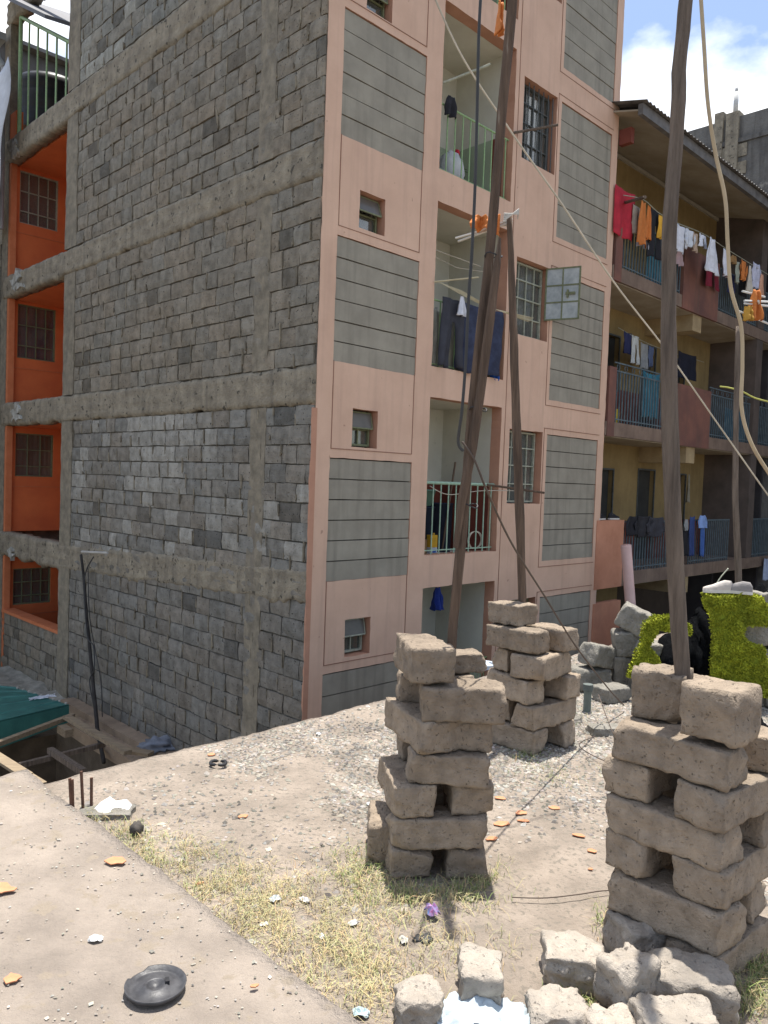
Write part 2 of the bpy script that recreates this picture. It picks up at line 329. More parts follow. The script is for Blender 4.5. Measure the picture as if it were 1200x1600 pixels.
for k, (z0, z1) in enumerate(sw):
    fo = window(.655, 1.075, z0 + .025, z1 - .025, .13, bA, GREYM if k == 0 else GREENF, 2 if k < 2 else 1, [.48], crts[k])
    # tilted top vent
    v = MB(); zt = z1 - .03; zc = z0 + (z1 - z0) * .48 + .02; d = .045 if k != 2 else .07
    for xx in (.665, 1.065): v.bar((xx, .11, zt), (xx, .11 - d, zc), .016)
    v.bar((.665, .11 - d, zc), (1.065, .11 - d, zc), .018); v.bar((.665, .11, zt), (1.065, .11, zt), .016)
    v.add([(.668, .108, zt), (1.062, .108, zt), (1.062, .108 - d, zc), (.668, .108 - d, zc), (.668, .112, zt), (1.062, .112, zt), (1.062, .112 - d, zc), (.668, .112 - d, zc)], [(0, 1, 2, 3), (7, 6, 5, 4), (0, 4, 5, 1), (3, 2, 6, 7)], mi=1)
    v.build('vent_sash', [GREYM if k == 0 else GREENF, mat('frosted_%d' % k, (.14, .13, .115), rough=.25, bump=0)], fo)
for k, (z0, z1) in enumerate(rw):
    m = [GREENF, GREYM, GREENM, BRICKG, GREENF][k]
    fo = window(4.17, 5.07, z0 + .02, z1 - .02, .13, bA, GREYM if k in (1, 2) else m, 4, [.26, .52, .77], CURT)
    if k == 2:   # open casement hinged at right jamb, swung out
        hx, hy = 5.06, .05; d = Vector((.30, -.86, 0)).normalized(); q = Matrix.Identity(4)
        ang = math.atan2(d.y, d.x); q = Matrix.Translation((hx, hy, 0)) @ Matrix.Rotation(ang, 4, 'Z'); v = MB(); za, zb2 = z0 + .36, z1 + .0; wd = .60
        for x0_, x1_ in ((0, .025), (wd - .025, wd), (wd / 2 - .01, wd / 2 + .01)): v.box(x0_, x1_, -.015, .015, za, zb2, q)
        for r_ in (0, .335, .665, 1): zz = za + .012 + (zb2 - za - .024) * r_; v.box(.025, wd - .025, -.012, .012, zz - .012, zz + .012, q)
        v.box(.36, .52, -.04, -.015, za + .42, za + .46, q); v.box(.38, .41, -.05, -.015, za + .37, za + .50, q)
        cs = v.build('casement', GREENF, fo)
        p = MB(); p.box(.02, wd - .02, -.003, .003, za + .012, zb2 - .012, q); p.build('pane', mat('dusty_glass', (.42, .44, .42), (.25, .27, .26), rough=.2, scale=5, bump=0, spec=.6), cs)
        s2 = MB(); s2.box(4.74, 5.05, .06, .09, z0 + .30, z1 - .03)
# window clutter on top right window: hanging pegs strip
b = MB()
for z0, z1 in [rw[3]]:
    for i in range(7): x = 4.2 + i * .14; b.tube([(x, .05, z0 + .02), (x, .05, z1 - .02)], .010, 6)
b.build('window_bar', BRICKG, bA)
# balconies: inner room shell per storey
bars_done = []
for k, (z0, z1) in enumerate(bal):
    D = 1.25; fl = z0 - .05 if k else z0; ce = z1 + .0
    dado = fl + 1.15
    b = MB(); b.box(2.05, 2.16, TH + .002, D, dado, ce); b.box(3.90, 4.01, TH + .002, D, dado, ce); b.box(2.05, 4.01, D, D + .12, dado, ce)
    b.build('balcony_wall', WHITEW, bA)
    b = MB(); b.box(2.05, 2.16, TH + .002, D, fl, dado, mi=1); b.box(3.90, 4.01, TH + .002, TH + .22, fl, dado, mi=0 if k else 2); b.box(3.90, 4.01, TH + .22, D, fl, dado, mi=(2, 0, 1, 1, 1)[k]); b.box(2.05, 4.01, D, D + .12, fl, dado, mi=1 if k in (3, 4) else (2 if k in (0, 2) else 0))
    b.box(2.06, 4.0, D - .004, D - .001, fl, fl + .08, mi=1 if k in (3, 4) else (2 if k in (0, 2) else 0))
    b.build('dado', [MAROON, GREEND, WHITEW], bA)
    b = MB(); b.box(2.03, 4.03, TH + .004, D + .14, ce, ce + .14); b.build('balcony_ceiling', WHITEW, bA)
    b = MB(); b.box(2.03, 4.03, TH + .004, D + .14, fl - .13, fl); b.build('balcony_slab', WHITEW, bA)
    # door in the left part of the back wall
    b = MB(); b.box(2.165, 2.46, D - .03, D - .002, fl, fl + 1.95); b.build('door', mat('dark_door_%d' % k, (.07, .06, .05), (.04, .035, .03), bump=.1, rough=.5), bA)
    b = MB(); b.box(2.165, 2.75, D - .16, D - .032, fl + 1.97, ce); b.build('lintel', WHITEW, bA)
    b = MB(); b.tube([(2.62, .7, ce - .09), (2.62, .7, ce)], [.02, .035], 8); b.tube([(2.62, .7, ce - .12), (2.62, .7, ce - .09)], [.045, .03], 8); b.build('ceiling_lamp', GREYM, bA)
    # railing
    m = MINT if k == 1 else (GREENM)
    hgt = [1.1, 1.08, 1.0, 1.0, 1.0][k]; zr = z0 + hgt
    b = MB()
    b.tube([(2.12, .10, zr), (3.94, .10, zr)], .024 if k == 1 else .015, 8)
    b.box(2.16, 3.9, .092, .108, z0 + .05, z0 + .065)
    n = 10 if k else 24
    for i in range(n):
        x = 2.24 + (3.84 - 2.24) * i / (n - 1)
        b.tube([(x, .10, z0 - .02), (x, .10, zr)], .011 if k else .006, 6)
    b.build('balcony_railing', m, bA)
# side block wall: blocks + mortar, between bands
band = [(-.02, .63), (3.04, 3.55), (5.91, 6.40), (8.92, 9.44), (12.0, 12.5)]
LT = 7.82
def blockwall(parent, t0, t1, z0, z1, plane_s, seed, course=.262, light=0, base=(1, 1, 1), mname='block_wall', skip=None):
    random.seed(seed); b = MB(); z = z0; row = 0
    n = max(1, round((z1 - z0) / course)); ch = (z1 - z0) / n
    b.box(plane_s - .0, plane_s + .15, t0, t1, z0, z1, mi=1)
    plane_s += 0
    for r_ in range(n):
        t = t0 + (0 if r_ % 2 else -.2) - rnd(0, .12); za = z0 + r_ * ch
        lr = nz(r_ * .7, seed) * .5
        while t < t1:
            L_ = random.choice((.34, .40, .42, .44, .44, .30)) + rnd(-.03, .03); a0, a1 = max(t, t0), min(t + L_, t1); t += L_
            if a1 - a0 < .06: continue
            gp_ = rnd(.006, .018); zz0 = za + rnd(.004, .014); zz1 = za + ch - rnd(.003, .012); pr = rnd(.024, .038)
            tone = rnd(.84, 1.04); warm = rnd(-.04, .05)
            lightp = nz((a0) * .45, (za) * .6, seed + 2)
            if light and lightp + rnd(-.24, .24) > .03: tone = rnd(1.15, 1.5); warm = -.02
            if random.random() < .05: tone *= .6
            col = (tone * (1 + warm) * base[0], tone * base[1], tone * (1 - warm) * base[2])
            # front face facing -s, with irregular chamfer
            c = rnd(.008, .018); q = []
            nn = 3
            fr = []
            for i in range(nn + 1):
                for j in range(nn + 1):
                    tt = a0 + gp_ / 2 + (a1 - a0 - gp_) * i / nn; z_ = zz0 + (zz1 - zz0) * j / nn
                    edge = i in (0, nn) or j in (0, nn)
                    corner = i in (0, nn) and j in (0, nn)
                    tt += rnd(-.007, .007); z_ += rnd(-.006, .006)
                    sft = pr - (c * (1.3 if corner else .75) if edge else 0) + rnd(-.004, .006)
                    fr.append((plane_s - sft, tt, z_))
            fs = [(i * (nn + 1) + j, i * (nn + 1) + j + 1, (i + 1) * (nn + 1) + j + 1, (i + 1) * (nn + 1) + j) for i in range(nn) for j in range(nn)]
            ring = [i * (nn + 1) for i in range(nn + 1)] + [nn * (nn + 1) + j for j in range(1, nn + 1)] + [i * (nn + 1) + nn for i in range(nn - 1, -1, -1)] + [j for j in range(nn - 1, 0, -1)]
            bb = len(fr)
            for r2 in ring: p = fr[r2]; fr.append((plane_s + .02, p[1], p[2]))
            m_ = len(ring)
            fs += [(ring[i], ring[(i + 1) % m_], bb + (i + 1) % m_, bb + i) for i in range(m_)]
            b.add(fr, fs, col)
            # squeezed mortar lumps
            if random.random() < .75:
                for _q in range(random.choice((1, 1, 2))):
                    mw = rnd(.006, .018); mz = za + rnd(-.02, ch * .55); tq = a1 + rnd(-.02, .02); xq = plane_s - rnd(.026, .040); zt_ = min(mz + rnd(.06, ch), z1); w3 = rnd(.2, .9); k3 = rnd(1.3, 2.3); b.add([(xq, tq - mw, mz + .02), (xq, tq + mw * w3, mz), (xq - .004, tq + mw, zt_), (xq, tq - mw * w3, zt_ - .02), (plane_s + .01, tq - mw, mz + .02), (plane_s + .01, tq + mw * w3, mz), (plane_s + .01, tq + mw, zt_), (plane_s + .01, tq - mw * w3, zt_ - .02)], [(3, 2, 1, 0), (0, 1, 5, 4), (1, 2, 6, 5), (2, 3, 7, 6), (3, 0, 4, 7)], (k3, k3 * .96, k3 * .88), 1)
        row += 1
    o = b.build(mname, [BLOCK, MORTAR], parent, attr=True)
    return o
blockwall(bA, .01, LT - .5, NT, .5, -.008, 3, light=0, base=(.86, .90, .98))
blockwall(bA, .01, LT - .5, .5, 3.04, -.008, 12, light=1, base=(.98, 1.03, 1.12))
blockwall(bA, .01, LT - .5, 3.55, 5.91, -.008, 6, light=0)
blockwall(bA, .01, LT - .5, 6.40, 8.92, -.008, 8, light=0)
blockwall(bA, .01, LT - .5, 9.44, 12.0, -.008, 10, light=1, base=(.98, 1.06, 1.14))
# rough cast bands
def rough_band(t0, t1, z0, z1, s, parent, name, m, amp=.014, rag=.05, seed=0, thick=.2, rise0=0, rise1=0):
    b = MB(); nt_ = int((t1 - t0) / .07); nzn = 8; vs = []; fs = []
    for i in range(nt_ + 1):
        for j in range(nzn + 1):
            t = t0 + (t1 - t0) * i / nt_; z = z0 + (z1 - z0) * j / nzn; wq = max(0, 1 - t / 7.8); z += wq * (rise0 * (1 - j / nzn) + rise1 * j / nzn)
            if j == 0: z += rag * (nz(t * 2, 1, seed) + .8 * nz(t * 9, 4, seed))
            if j == nzn: z += rag * .5 * (nz(t * 3, 6, seed) + .6 * nz(t * 11, 8, seed))
            dd = amp * (nz(t * 1.4, z * 6, seed) + .5 * nz(t * 7, z * 12, seed)) + (.012 if j % 3 == 1 else 0)
            if j in (0, nzn): dd -= .02
            vs.append((s - .010 - dd, t, z))
    K = nzn + 1
    for i in range(nt_):
        for j in range(nzn): fs.append((i * K + j, i * K + j + 1, (i + 1) * K + j + 1, (i + 1) * K + j))
    # return into the wall
    ring = [i * K for i in range(nt_ + 1)] + [nt_ * K + j for j in range(1, K)] + [i * K + nzn for i in range(nt_ - 1, -1, -1)] + [j for j in range(nzn - 1, 0, -1)]
    bb = len(vs)
    for r_ in ring: vs.append((s + thick, vs[r_][1], vs[r_][2]))
    m_ = len(ring); fs += [(ring[i], ring[(i + 1) % m_], bb + (i + 1) % m_, bb + i) for i in range(m_)]; fs.append(tuple(range(bb, bb + m_)))
    b.add(vs, fs); return b.build(name, m, parent, smooth=True)
for k, (z0, z1) in enumerate(band):
    zz0 = z0 + (.12 if k == 0 else 0)
    rough_band(.012, 11.25, zz0, z1, -.030, bA, 'concrete_band', CONC, seed=k * 5, rag=.11 if k == 0 else .06, rise0=.36 if k == 0 else 0, rise1=.3 if k == 0 else 0)
# columns
for z0, z1 in [(NT, .6), (.6, 3.04), (3.55, 5.91), (6.40, 8.92), (9.44, 12.0)]:
    for t0, t1, s_ in ((LT - .5, LT, -.032), (1.02, 1.38, -.030)):
        b = MB(); n = max(2, int((z1 - z0) / .1)); vs = []; fs = []
        for i in range(n + 1):
            z = z0 + (z1 - z0) * i / n
            for q, t in enumerate((t0, t0 + (t1 - t0) * .33, t0 + (t1 - t0) * .66, t1)):
                vs.append((s_ - .01 + .016 * nz(z * 3, t * 9), t + (.02 * nz(z * 5, t) if q in (0, 3) else 0), z))
            vs.append((.06, t1, z)); vs.append((.06, t0, z))
        for i in range(n):
            for q in range(5): fs.append((i * 6 + q, i * 6 + q + 1, (i + 1) * 6 + q + 1, (i + 1) * 6 + q))
            fs.append((i * 6 + 5, i * 6, (i + 1) * 6, (i + 1) * 6 + 5))
        b.add(vs, fs); b.build('concrete_column', CONCP, bA)
# ragged plaster overspill on the corner
b = MB()
for z0, z1, wd in ((-2.6, 3.0, .022),):
    n = int((z1 - z0) / .05); vs = []; fs = []
    for i in range(n + 1):
        z = z0 + (z1 - z0) * i / n; wv = wd * (.9 + 1.2 * nz(z * 2.2, 3) + .8 * nz(z * 9, 6)); wv = max(.004, wv)
        vs += [(-.062 + .006 * nz(z * 6, 1), .0 - .004, z), (-.058, wv, z), (.02, wv, z), (.02, -.004, z)]
        if i:
            for q in range(4): fs.append(((i - 1) * 4 + q, (i - 1) * 4 + (q + 1) % 4, i * 4 + (q + 1) % 4, i * 4 + q))
    b.add(vs, fs)
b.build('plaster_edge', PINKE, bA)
# back volume of the building (keeps light out)
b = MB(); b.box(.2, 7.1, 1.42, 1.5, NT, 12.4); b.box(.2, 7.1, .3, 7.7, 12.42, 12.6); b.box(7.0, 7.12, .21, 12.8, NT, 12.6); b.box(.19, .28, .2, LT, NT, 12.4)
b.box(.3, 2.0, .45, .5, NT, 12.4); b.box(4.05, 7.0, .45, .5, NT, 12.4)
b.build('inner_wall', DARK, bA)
# stair alcoves (orange)
alc = [(-2.6, .12), (.63, 3.04), (3.55, 5.91), (6.40, 8.92)]
wins = [(-1.1, -.25), (1.90, 2.90), (4.62, 5.88), (7.68, 8.93)]
for k, (z0, z1) in enumerate(alc):
    f0 = z0 if k else -2.6
    wx0, wx1 = .23, 1.10
    wz0, wz1 = wins[k]; wz1 = min(wz1, z1 - .06)
    b = MB(); y = 11.05
    b.box(.0, wx0, y, y + .15, f0, z1); b.box(wx1, 2.2, y, y + .15, f0, z1); b.box(wx0, wx1, y, y + .15, f0, wz0); b.box(wx0, wx1, y, y + .15, wz1, z1)
    b.box(2.2, 2.3, LT, y + .15, f0, z1)
    b.box(.21, 2.2, LT - .1, LT, f0, z1)
    b.build('alcove_wall', ORANGE, bA)
    b = MB(); b.box(.0, .13, y - .10, y - .003, f0, z1); b.box(.13, 2.19, y - .012, y - .003, wz0 - .24, wz0 - .225); b.build('alcove_trim', ORANGED, bA)
    b = MB(); b.box(.21, 2.3, LT, 11.2, z1 + .0, z1 + .14); b.build('alcove_ceiling', ORANGE, bA)
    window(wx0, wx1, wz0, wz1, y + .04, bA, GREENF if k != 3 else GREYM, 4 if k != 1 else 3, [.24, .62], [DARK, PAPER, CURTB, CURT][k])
    if k == 0:
        pass
# parapet of the lowest alcove and block strip below
blockwall(bA, LT, 11.2, NT - .1, -1.22, .03, 21, light=0, mname='parapet')
b = MB(); b.box(-.03, .25, LT + .02, 11.0, -1.215, -1.15); b.build('sill', ORANGED, bA)
b = MB(); b.box(-.02, .2, 11.06, 11.4, NT, 12.0); b.build('end_pier', CONCP, bA)
# white paint splashes on the bands
SPL = mat('white_splash', (.50, .50, .46), (.24, .22, .18), scale=9, bump=.4)
for t_, z_, w_, h_ in ((10.3, 6.13, .55, .42), (10.2, 3.28, .45, .40), (10.6, 9.1, .3, .3), (10.35, .2, .3, .22)):
    poly = [(math.cos(q) * w_ * .5 * (1 + 1.3 * nz(math.cos(q) * 2.5, math.sin(q) * 2.5, t_)), math.sin(q) * h_ * .5 * (1 + 1.3 * nz(math.cos(q) * 2.5, math.sin(q) * 2.5, z_))) for q in [i * math.pi / 11 for i in range(22)]]
    vs = [(-.09, t_ + p[0], z_ + p[1]) for p in poly] + [(-.0, t_ + p[0], z_ + p[1]) for p in poly]
    b = MB(); b.add(vs, [tuple(range(22))] + [(i, (i + 1) % 22, (i + 1) % 22 + 22, i + 22) for i in range(22)]); b.build('paint_splash', SPL, bA)
# top-floor stair landing: railing, posts, roof
rf = lambda t: 10.5 + (t - 8.0) * .57
b = MB()
b.tube([(.05, 10.65, 9.44), (.05, 10.65, rf(10.65))], .045, 8, mi=0)
rf = lambda t: 10.5 + (t - 8.0) * .57
for i in range(5): t = 8.15 + i * .50; b.tube([(.05, t, 9.44), (.05, t, rf(t))], .02, 6)
b.tube([(.05, 7.9, rf(7.9)), (.05, 10.7, rf(10.7))], .04, 6)
b.build('landing_railing', GREENM, bA)
b = MB(); b.box(.02, .14, 7.84, 7.98, 9.44, 10.45); b.build('landing_post', MAROON, bA)
b = MB(); b.box(.0, .15, 10.7, 11.2, 9.44, 10.0); b.build('landing_wall', ORANGE, bA)
b = MB(); b.add([(-.5, 7.85, rf(7.85) + .25), (2.5, 7.85, rf(7.85) + .6), (2.5, 11.3, rf(11.3) + .6), (-.5, 11.3, rf(11.3) + .25), (-.5, 7.85, rf(7.85) + .33), (2.5, 7.85, rf(7.85) + .68), (2.5, 11.3, rf(11.3) + .68), (-.5, 11.3, rf(11.3) + .33)], [(0, 3, 2, 1), (4, 5, 6, 7), (0, 1, 5, 4), (1, 2, 6, 5), (2, 3, 7, 6), (3, 0, 4, 7)])
b.build('landing_roof', mat('dark_roofing', (.10, .10, .11), rough=.6, bump=.2), bA)

# ------------------------------------------------------------------ building C with long balconies
bC = empty('balcony_building', 'three storey ochre building with long open balconies, blue-grey railings and a corrugated eave', 'building', O, A)
OCHRE = mat('ochre_wall', (.30, .215, .095), (.22, .155, .068), scale=2, bump=.12, bscale=30, streak=(.36, .26, .12, .4))
REDBR = mat('faded_red_parapet', (.235, .105, .075), (.13, .065, .055), scale=1.4, bump=.25, bscale=22, streak=(.13, .08, .06, .8))
SOFF = mat('stained_soffit', (.40, .35, .27), (.29, .24, .17), scale=1.5, bump=.25, streak=(.3, .25, .17, .4))
CEDGE = mat('slab_edge', (.25, .18, .135), (.15, .105, .08), scale=2, bump=.4, streak=(.12, .09, .07, .6))
RAILB = mat('blue_grey_rail', (.13, .17, .185), (.07, .095, .11), rough=.6, scale=9, bump=.2)
TURQ = mat('turquoise_cloth_screen', (.05, .22, .30), (.03, .13, .19), scale=4, bump=.2)
EAVE = mat('eave_sheet', (.19, .18, .17), (.10, .095, .09), rough=.6, scale=5, bump=.2)
CL0, CL1 = 7.2, 16.4
slabs = [.16, 3.14, 6.12]
for k, zb_ in enumerate(slabs):
    b = MB(); b.box(CL0, CL1, 0, 1.45, zb_, zb_ + .27); b.build('balcony_slab', CEDGE, bC)
    b = MB(); b.box(CL0 + .02, CL1, .05, 1.4, zb_ - .02, zb_ - .003); b.build('soffit', SOFF, bC)
    f = zb_ + .27
    top = [3.12, 6.10, 9.5][k]
    x = 15.0
    d0 = f + .95
    # back wall with doorways and windows
    openings = {0: [(8.9, 9.75, f + .1, f + 2.1), (10.95, 11.75, f, f + 2.15), (12.9, 13.5, f, f + 2.1)], 1: [(9.15, 9.75, f + .9, f + 2.1), (10.9, 11.5, f, f + 2.1), (12.0, 13.1, f + .8, f + 2.0)], 2: [(8.2, 8.9, f, f + 2.1), (11.6, 12.4, f, f + 2.1)]}[k]
    xs_ = sorted({CL0, x} | {o[0] for o in openings} | {o[1] for o in openings}); zs_ = sorted({f, d0, top} | {o[2] for o in openings} | {o[3] for o in openings})
    up = MB(); lo = MB()
    los = []
    for i in range(len(xs_) - 1):
        if any(o[0] < (xs_[i] + xs_[i + 1]) / 2 < o[1] and o[2] <= f + .11 for o in openings): los.append(lo); lo = MB()
        for j in range(len(zs_) - 1):
            cx, cz = (xs_[i] + xs_[i + 1]) / 2, (zs_[j] + zs_[j + 1]) / 2
            if any(o[0] < cx < o[1] and o[2] < cz < o[3] for o in openings): continue
            (lo if cz < d0 and k < 2 else up).box(xs_[i], xs_[i + 1], 1.2, 1.38, zs_[j], zs_[j + 1])
    up.build('back_wall', OCHRE, bC)
    for lo in los + [lo]:
        if lo.f: lo.build('dado', MAROON, bC)
    for o in openings:
        d = MB(); d.box(o[0], o[1], 1.31, 1.36, o[2], o[3]); dd = d.build('door' if o[3] - o[2] > 1.5 else 'window', mat('door_dark_%d_%d' % (k, int(o[0] * 10)), (.05, .05, .045), (.03, .03, .03), bump=.1, rough=.5), bC)
        fr = MB(); fr.box(o[0] - .04, o[0], 1.185, 1.22, o[2], o[3] + .04); fr.box(o[1], o[1] + .04, 1.185, 1.22, o[2], o[3] + .04); fr.box(o[0], o[1], 1.185, 1.22, o[3], o[3] + .04); fr.build('frame', BRICKG, dd)
    # railings
    spans = {0: [(8.12, 10.6), (11.3, 13.55), (15.0, 16.3)], 1: [(7.55, 10.15), (12.0, 14.5), (15.2, 16.3)], 2: [(7.55, 10.15), (12.1, 14.9), (15.2, 16.3)]}[k]
    for a0, a1 in spans:
        r_ = MB(); n = int((a1 - a0) / .115)
        for i in range(n + 1): xx = a0 + (a1 - a0) * i / n; r_.box(xx - .014, xx + .014, .045, .065, f, f + 1.0)
        r_.box(a0 - .02, a1 + .02, .04, .07, f + 1.0, f + 1.03); r_.box(a0, a1, .042, .068, f + .06, f + .085)
        if k == 1:
            r_.box(a0, a1, .045, .065, f + 1.16, f + 1.185)
            m_ = int((a1 - a0) / .3)
            for i in range(m_): cx = a0 + .15 + .3 * i; r_.tube([(cx + .055 * math.cos(q), .055, f + 1.095 + .055 * math.sin(q)) for q in [j * math.pi / 4 for j in range(9)]], .009, 5, cap=False)
        r_.build('railing', RAILB, bC)
    pans = {0: [(7.05, 8.1)], 1: [(7.25, 7.52), (10.2, 11.95)], 2: [(7.25, 7.52), (10.2, 12.05)]}[k]
    for a0, a1 in pans:
        p = MB(); p.box(a0, a1, -.015, .12, f - .28, f + 1.06); p.build('parapet', mat('terracotta_parapet', (.56, .27, .17), (.44, .2, .12), scale=2, bump=.2) if k == 0 else REDBR, bC)
    # beam ends under panels
    p = MB(); p.box(10.9, 11.35, .05, 1.2, zb_ - .38, zb_ - .022); p.build('beam', mat('beam_ochre', (.42, .32, .18), (.3, .22, .12), bump=.4), bC)
    p = MB(); p.box(14.6, 15.0, -.01, 1.2, zb_ + .275, top); p.build('pier', mat('dark_pier', (.13, .10, .085), (.08, .065, .055), scale=2, bump=.3), bC)
# lower level (ground floor strip)
b = MB(); b.box(7.2, 10.2, 1.2, 1.35, -2.6, .13); b.build('back_wall', OCHRE, bC)
b = MB(); b.box(7.2, 16.4, 1.9, 2.0, -4.6, .13); b.box(7.3, 10.25, 1.19, 1.2 - .002, -2.6, -1.2); b.build('recess_wall', mat('ground_dark', (.09, .07, .055), bump=.1), bC)
b = MB(); b.box(7.05, 8.1, -.02, .12, -2.6, -.13); b.build('corner_wall', mat('terracotta_wall', (.54, .26, .16), (.42, .19, .12), scale=2, bump=.2), bC)
# stair core at the right, stairwell shade put into its dark colour
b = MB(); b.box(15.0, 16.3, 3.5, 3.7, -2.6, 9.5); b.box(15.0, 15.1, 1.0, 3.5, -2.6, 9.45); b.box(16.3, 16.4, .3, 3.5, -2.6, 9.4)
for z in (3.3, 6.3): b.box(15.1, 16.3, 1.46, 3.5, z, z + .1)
b.build('stair_core', mat('shade_toned_wall', (.06, .055, .055), (.035, .032, .035), scale=2, bump=.2), bC)
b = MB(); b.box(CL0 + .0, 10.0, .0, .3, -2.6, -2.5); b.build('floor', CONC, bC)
# roof
SE = 16.3
b = MB(); b.add([(6.95, -.5, 9.02), (SE, -.5, 9.02), (SE, 1.4, 9.50), (6.95, 1.4, 9.50), (6.95, -.5, 9.05), (SE, -.5, 9.05), (SE, 1.4, 9.53), (6.95, 1.4, 9.53)], [(0, 3, 2, 1), (4, 5, 6, 7), (0, 1, 5, 4), (1, 2, 6, 5), (2, 3, 7, 6), (3, 0, 4, 7)]); b.build('roof_soffit', SOFF, bC)
b = MB(); b.box(6.95, SE, -.60, -.505, 8.94, 9.14); b.build('fascia', EAVE, bC)
b = MB(); n = 340; vs = []; fs = []
for i in range(n + 1):
    x = 6.9 + (SE + .05 - 6.9) * i / n; zc = .016 * math.sin(i * math.pi * 2 / 5.2)
    vs += [(x, -.68, 9.15 + zc), (x, 4.5, 10.45 + zc)]
    if i: fs.append((2 * i - 2, 2 * i, 2 * i + 1, 2 * i - 1))
b.add(vs, fs); b.build('roof_sheet', EAVE, bC, solid=.01)
b = MB(); b.box(7.2, 7.32, -.25, .0, 8.62, 8.9); b.build('wall_bracket', MAROON, bC)
b = MB(); b.box(7.2, SE, 1.15, 1.2, 9.34, 9.42); b.build('cornice', mat('pale_cornice', (.42, .38, .3), bump=.1), bC)
# pink white pipe standing in front
p0 = atT(990, 1010, -.6); p1 = atT(978, 852, -.6)
o = MB().tube([p0 - Z * .9, p0, p1], .098, 20).build('vent_pipe', mat('pink_pipe', (.66, .45, .40), (.58, .38, .33), bump=.05, rough=.6, spots=(.50, .12, .05, .745, 5)), smooth=True)
tag(o, 'tall pale pink pipe with a small orange mark standing at the terracotta corner wall', 'pipe')

# ------------------------------------------------------------------ building D, dark concrete behind
bD = empty('concrete_building', 'dark unfinished concrete building rising behind the corrugated eave on the right', 'building', O, A)
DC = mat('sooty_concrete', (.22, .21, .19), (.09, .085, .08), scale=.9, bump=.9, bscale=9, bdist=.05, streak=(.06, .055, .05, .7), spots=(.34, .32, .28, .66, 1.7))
b = MB(); b.box(16.5, 17.2, -13, 9, -7, 12.86); b.build('wall', DC, bD)  # near and lower stretch added out of view to block sky light
b = MB(); b.box(16.44, 16.5 - .003, -13, 9, 12.1, 12.22); b.box(16.42, 16.5 - .003, -13, 9, 10.2, 10.45); b.build('ledge', DC, bD)
b = MB(); b.box(16.42, 16.75, 1.95, 2.2, 10.46, 13.1); b.box(16.42, 16.75, 1.5, 1.86, 10.46, 13.0); b.build('column_stub', CONC, bD)
b = MB()
for i in range(3): b.box(16.46, 16.49, 1.25 + 0 * i, 2.35, 10.7 + .5 * i, 11.05 + .5 * i)
b.build('block_patch', CONC, bD)
b = MB(); b.tube([(16.6, 1.68, 13.0), (16.6, 1.68, 13.62)], .07, 10); b.tube([(16.6, 1.68, 13.62), (16.6, 1.68, 13.75)], .045, 8); b.build('pipe', mat('white_pipe', (.6, .6, .58), bump=0), bD, smooth=True)

# ------------------------------------------------------------------ left neighbours
bE = empty('neighbour_building', 'dark roofed neighbour seen through the top stair landing bars at far left', 'building', O, A)
b = MB(); b.box(-.8, 6, 15.5, 15.8, -2.6, 13.75); b.box(-5, -.2, 12.0, 12.3, -2.6, 8.4); b.build('wall', mat('dark_grey_wall', (.13, .12, .115), (.08, .075, .07), scale=2, bump=.4), bE)
b = MB(); b.box(.3, 3.5, 11.45, 14, 9.9, 10.05); b.box(.35, 3.4, 11.5, 13.9, -2.6, 9.9); b.build('terrace', CONCP, bE)
b = MB(); b.box(-1.2, 6, 15.2, 18, 13.76, 13.86); b.build('roof', EAVE, bE)
blockwall(bE, 11.42, 12.0, -2.6, 7.2, -.02, 31)
b = MB(); g0 = (-.25, 11.3)
b.tube([(-.35, 11.2, 11.6), (-.35, 11.05, 11.35), (-.30, 11.0, 11.1), (-.2, 10.95, 10.95)], .07, 10); b.tube([(-.2, 10.95, 10.98), (-.2, 10.95, 7.4)], .055, 10); b.box(-.65, -.1, 11.1, 12.9, 11.6, 11.75)
b.build('gutter_pipe', mat('grey_gutter', (.34, .35, .35), bump=.05, rough=.5), bE, smooth=False)
# water tank
tk = MB(); prof = [(.0, 1.18), (.28, 1.16), (.34, 1.1), (.60, 1.02), (.66, .95), (.66, .8), (.63, .75), (.66, .7), (.66, .45), (.63, .4), (.66, .35), (.66, .05), (.6, 0)]
n = 28; vs = []; fs = []
for r_, z in prof:
    for k in range(n): vs.append((r_ * math.cos(2 * math.pi * k / n), r_ * math.sin(2 * math.pi * k / n), z))
for i in range(len(prof) - 1):
    for k in range(n): fs.append((i * n + k, (i + 1) * n + k, (i + 1) * n + (k + 1) % n, i * n + (k + 1) % n))
tk.add(vs, fs); pT = W(1.35, 12.2, 10.06)
o = tk.build('water_tank', BLACKP, smooth=True, loc=pT); o.scale = (1.3, 1.3, 1.4)
tag(o, 'round black plastic water tank behind the top stair landing bars', 'water tank')
# white banner
b = MB(); n = 14; vs = []; fs = []
for i in range(n + 1):
    z = 10.75 - 3.3 * i / n; edge = 10.02 + .62 * (i / n) ** 1.6 - .1 * math.sin(i * .4)
    for j in range(7):
        q = j / 6; vs.append((-.42 + .05 * math.sin(i * .7 + j), edge + (11.9 - edge) * q, z - (.35 * q if i == 0 else 0)))
    if i:
        for j in range(6): fs.append(((i - 1) * 7 + j, (i - 1) * 7 + j + 1, i * 7 + j + 1, i * 7 + j))
b.add(vs, fs); o = b.build('banner', cmat('white_sheet', (.62, .65, .70), scale=2), loc=O, rz=A, solid=.006, smooth=True)
tag(o, 'large white sheet hanging down at the upper left edge beside the grey pipe', 'banner')
